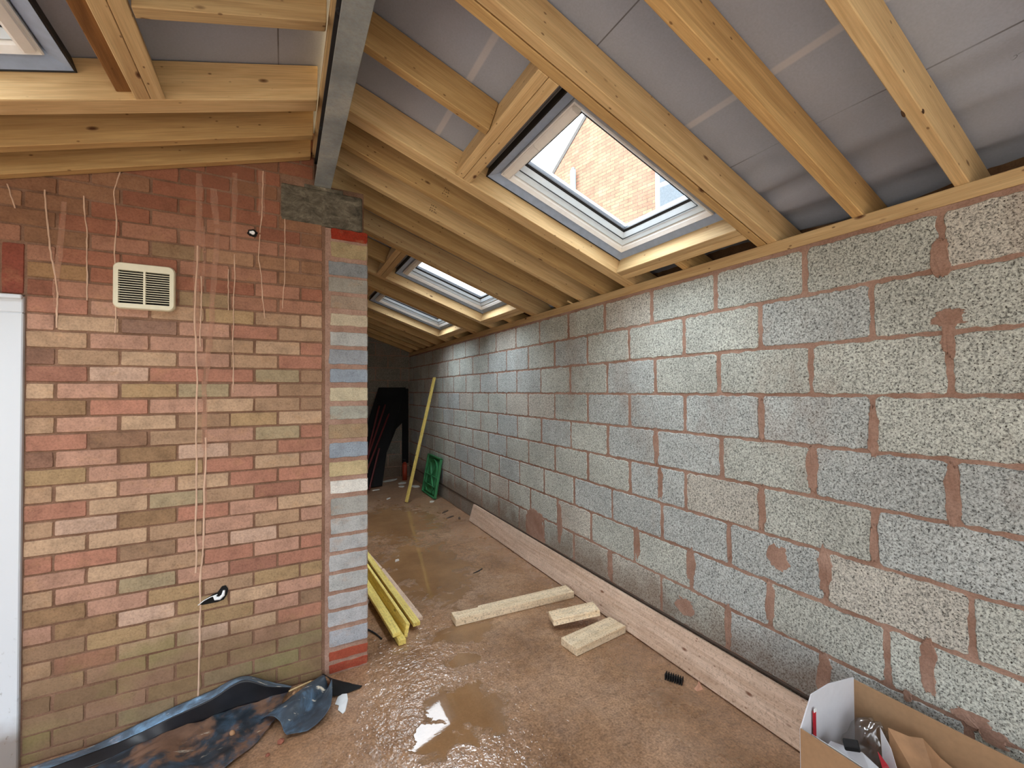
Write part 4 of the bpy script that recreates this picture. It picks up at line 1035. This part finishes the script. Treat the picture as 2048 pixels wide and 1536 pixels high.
# ------------------------------------------------------------------ printed grade stamps on the timbers (faded, unreadable) and a mark on the membrane
def stamps():
    tr = [(o, x) for o, x in ((bpy.data.objects.get('rafter.005'), .60), (bpy.data.objects.get('rafter.006'), .62), (bpy.data.objects.get('rafter.007'), .62)) if o]
    for i, (o, x) in enumerate(tr):
        bm = bmesh.new(); rs = random.Random(i)
        y = min(v.co.y for v in o.data.vertices)-.0006
        for r in range(3):
            for c in range(3):
                cx = x+c*.014+rs.uniform(-.002, .002); cz = .040+r*.018
                for k in range(2):
                    a = rs.choice((0, 1)); w, h = (.009, .0022) if a else (.0022, .011)
                    ox, oz = rs.uniform(-.003, .003), rs.uniform(-.003, .003)
                    q = [(cx+ox-w/2, y, cz+oz-h/2), (cx+ox+w/2, y, cz+oz-h/2), (cx+ox+w/2, y, cz+oz+h/2), (cx+ox-w/2, y, cz+oz+h/2)]
                    bm.faces.new([bm.verts.new(p) for p in q])
        obj('grade_stamp', bm, 'ink', o)
stamps()
def knots():
    o = bpy.data.objects['rafter.001']
    for (x, y, z, a, b, c) in ((1.520, .0185, .001, .014, .0035, .011), (1.548, -.0185, .004, .009, .002, .007)):
        bm = bmesh.new(); m = Matrix.Translation((x, y, z)) @ Matrix.Diagonal((a, b, c, 1)); r = bmesh.ops.create_icosphere(bm, subdivisions=2, radius=1.0, matrix=m)
        for v in r['verts']: v.co += Vector((.003, 0, .003))*noise.noise(v.co*160)
        obj('knot_hole', bm, 'ink', o, True)
knots()
def membrane_mark():
    bm = bmesh.new(); P = []
    for i in range(13):
        t = 2*math.pi*i/12; P.append((1.858+.0055*math.cos(t)+.003*math.sin(t), .378+.0065*math.sin(t)))
    P2 = [(1.853, .370), (1.851, .360), (1.853, .345), (1.856, .335)]
    for Q in (P, P2):
        tube(bm, [(x, y, und(x)+.1535+wr_r(x, y)-.002) for x, y in Q], .0009, 5)
    obj('printed_mark', bm, 'penink', bpy.data.objects['ceiling'])
membrane_mark()

# ------------------------------------------------------------------ neighbour's gable seen through the big roof window
def neighbour():
    th = math.radians(12)
    root = empty('neighbouring_house', (6.4, 6.8, -.16), th); props(root, 'red brick gable end of the house next door, seen through the roof window', 'house')
    # local y runs along the gable (away), wall face at local x=0
    def mk(name, polys, mat, d0, d1, par=None):
        bm = bmesh.new()
        for P in polys:
            a = [bm.verts.new((d0, y, z)) for y, z in P]; b = [bm.verts.new((d1, y, z)) for y, z in P]
            bm.faces.new(a[::-1]); bm.faces.new(b)
            for i in range(len(P)): bm.faces.new((a[i], a[(i+1) % len(P)], b[(i+1) % len(P)], b[i]))
        bmesh.ops.recalc_face_normals(bm, faces=bm.faces[:]); return obj(name, bm, mat, par or root)
    # verge points found in local coordinates: (y 2.0, z 7.18) and (y .80, z 8.21)
    k = (8.21-7.18)/(2.015-.82); y1 = 4.6; z1 = 7.18-k*(y1-2.015); yr = -2.8; zr = 7.18+k*(2.015-yr); y2 = 2*yr-y1
    w = mk('gable_wall', [[(y1, 0), (y1, z1), (yr, zr), (y2, z1), (y2, 0)]], 'nbbrick', 0, 5.0)
    mk('roof', [[(y1+.4, z1-.4*k), (yr, zr+.03), (yr, zr+.15), (y1+.4, z1-.4*k+.12)], [(y2-.4, z1-.4*k), (yr, zr+.03), (yr, zr+.15), (y2-.4, z1-.4*k+.12)]], 'roof_tile', -.01, 5.2)
    wd_ = mk('window', [[(-.77, 5.15), (-.77, 6.35), (-2.0, 6.35), (-2.0, 5.15)]], 'nbframe', -.04, .02)
    mk('window_pane', [[(-.87, 5.25), (-.87, 5.72), (-1.36, 5.72), (-1.36, 5.25)], [(-.87, 5.82), (-.87, 6.26), (-1.36, 6.26), (-1.36, 5.82)], [(-1.44, 5.25), (-1.44, 6.26), (-1.9, 6.26), (-1.9, 5.25)]], 'nbpane', -.045, -.03, wd_)
    bm = bmesh.new(); cyl(bm, (-.10, 1.33, 0), (-.10, 1.33, 6.93), .065, 16); cyl(bm, (-.10, 1.33, 6.93), (-.10, 1.33, 6.99), .06, 16, .03); obj('soil_pipe', bm, 'grey_pipe', root, True)
neighbour()
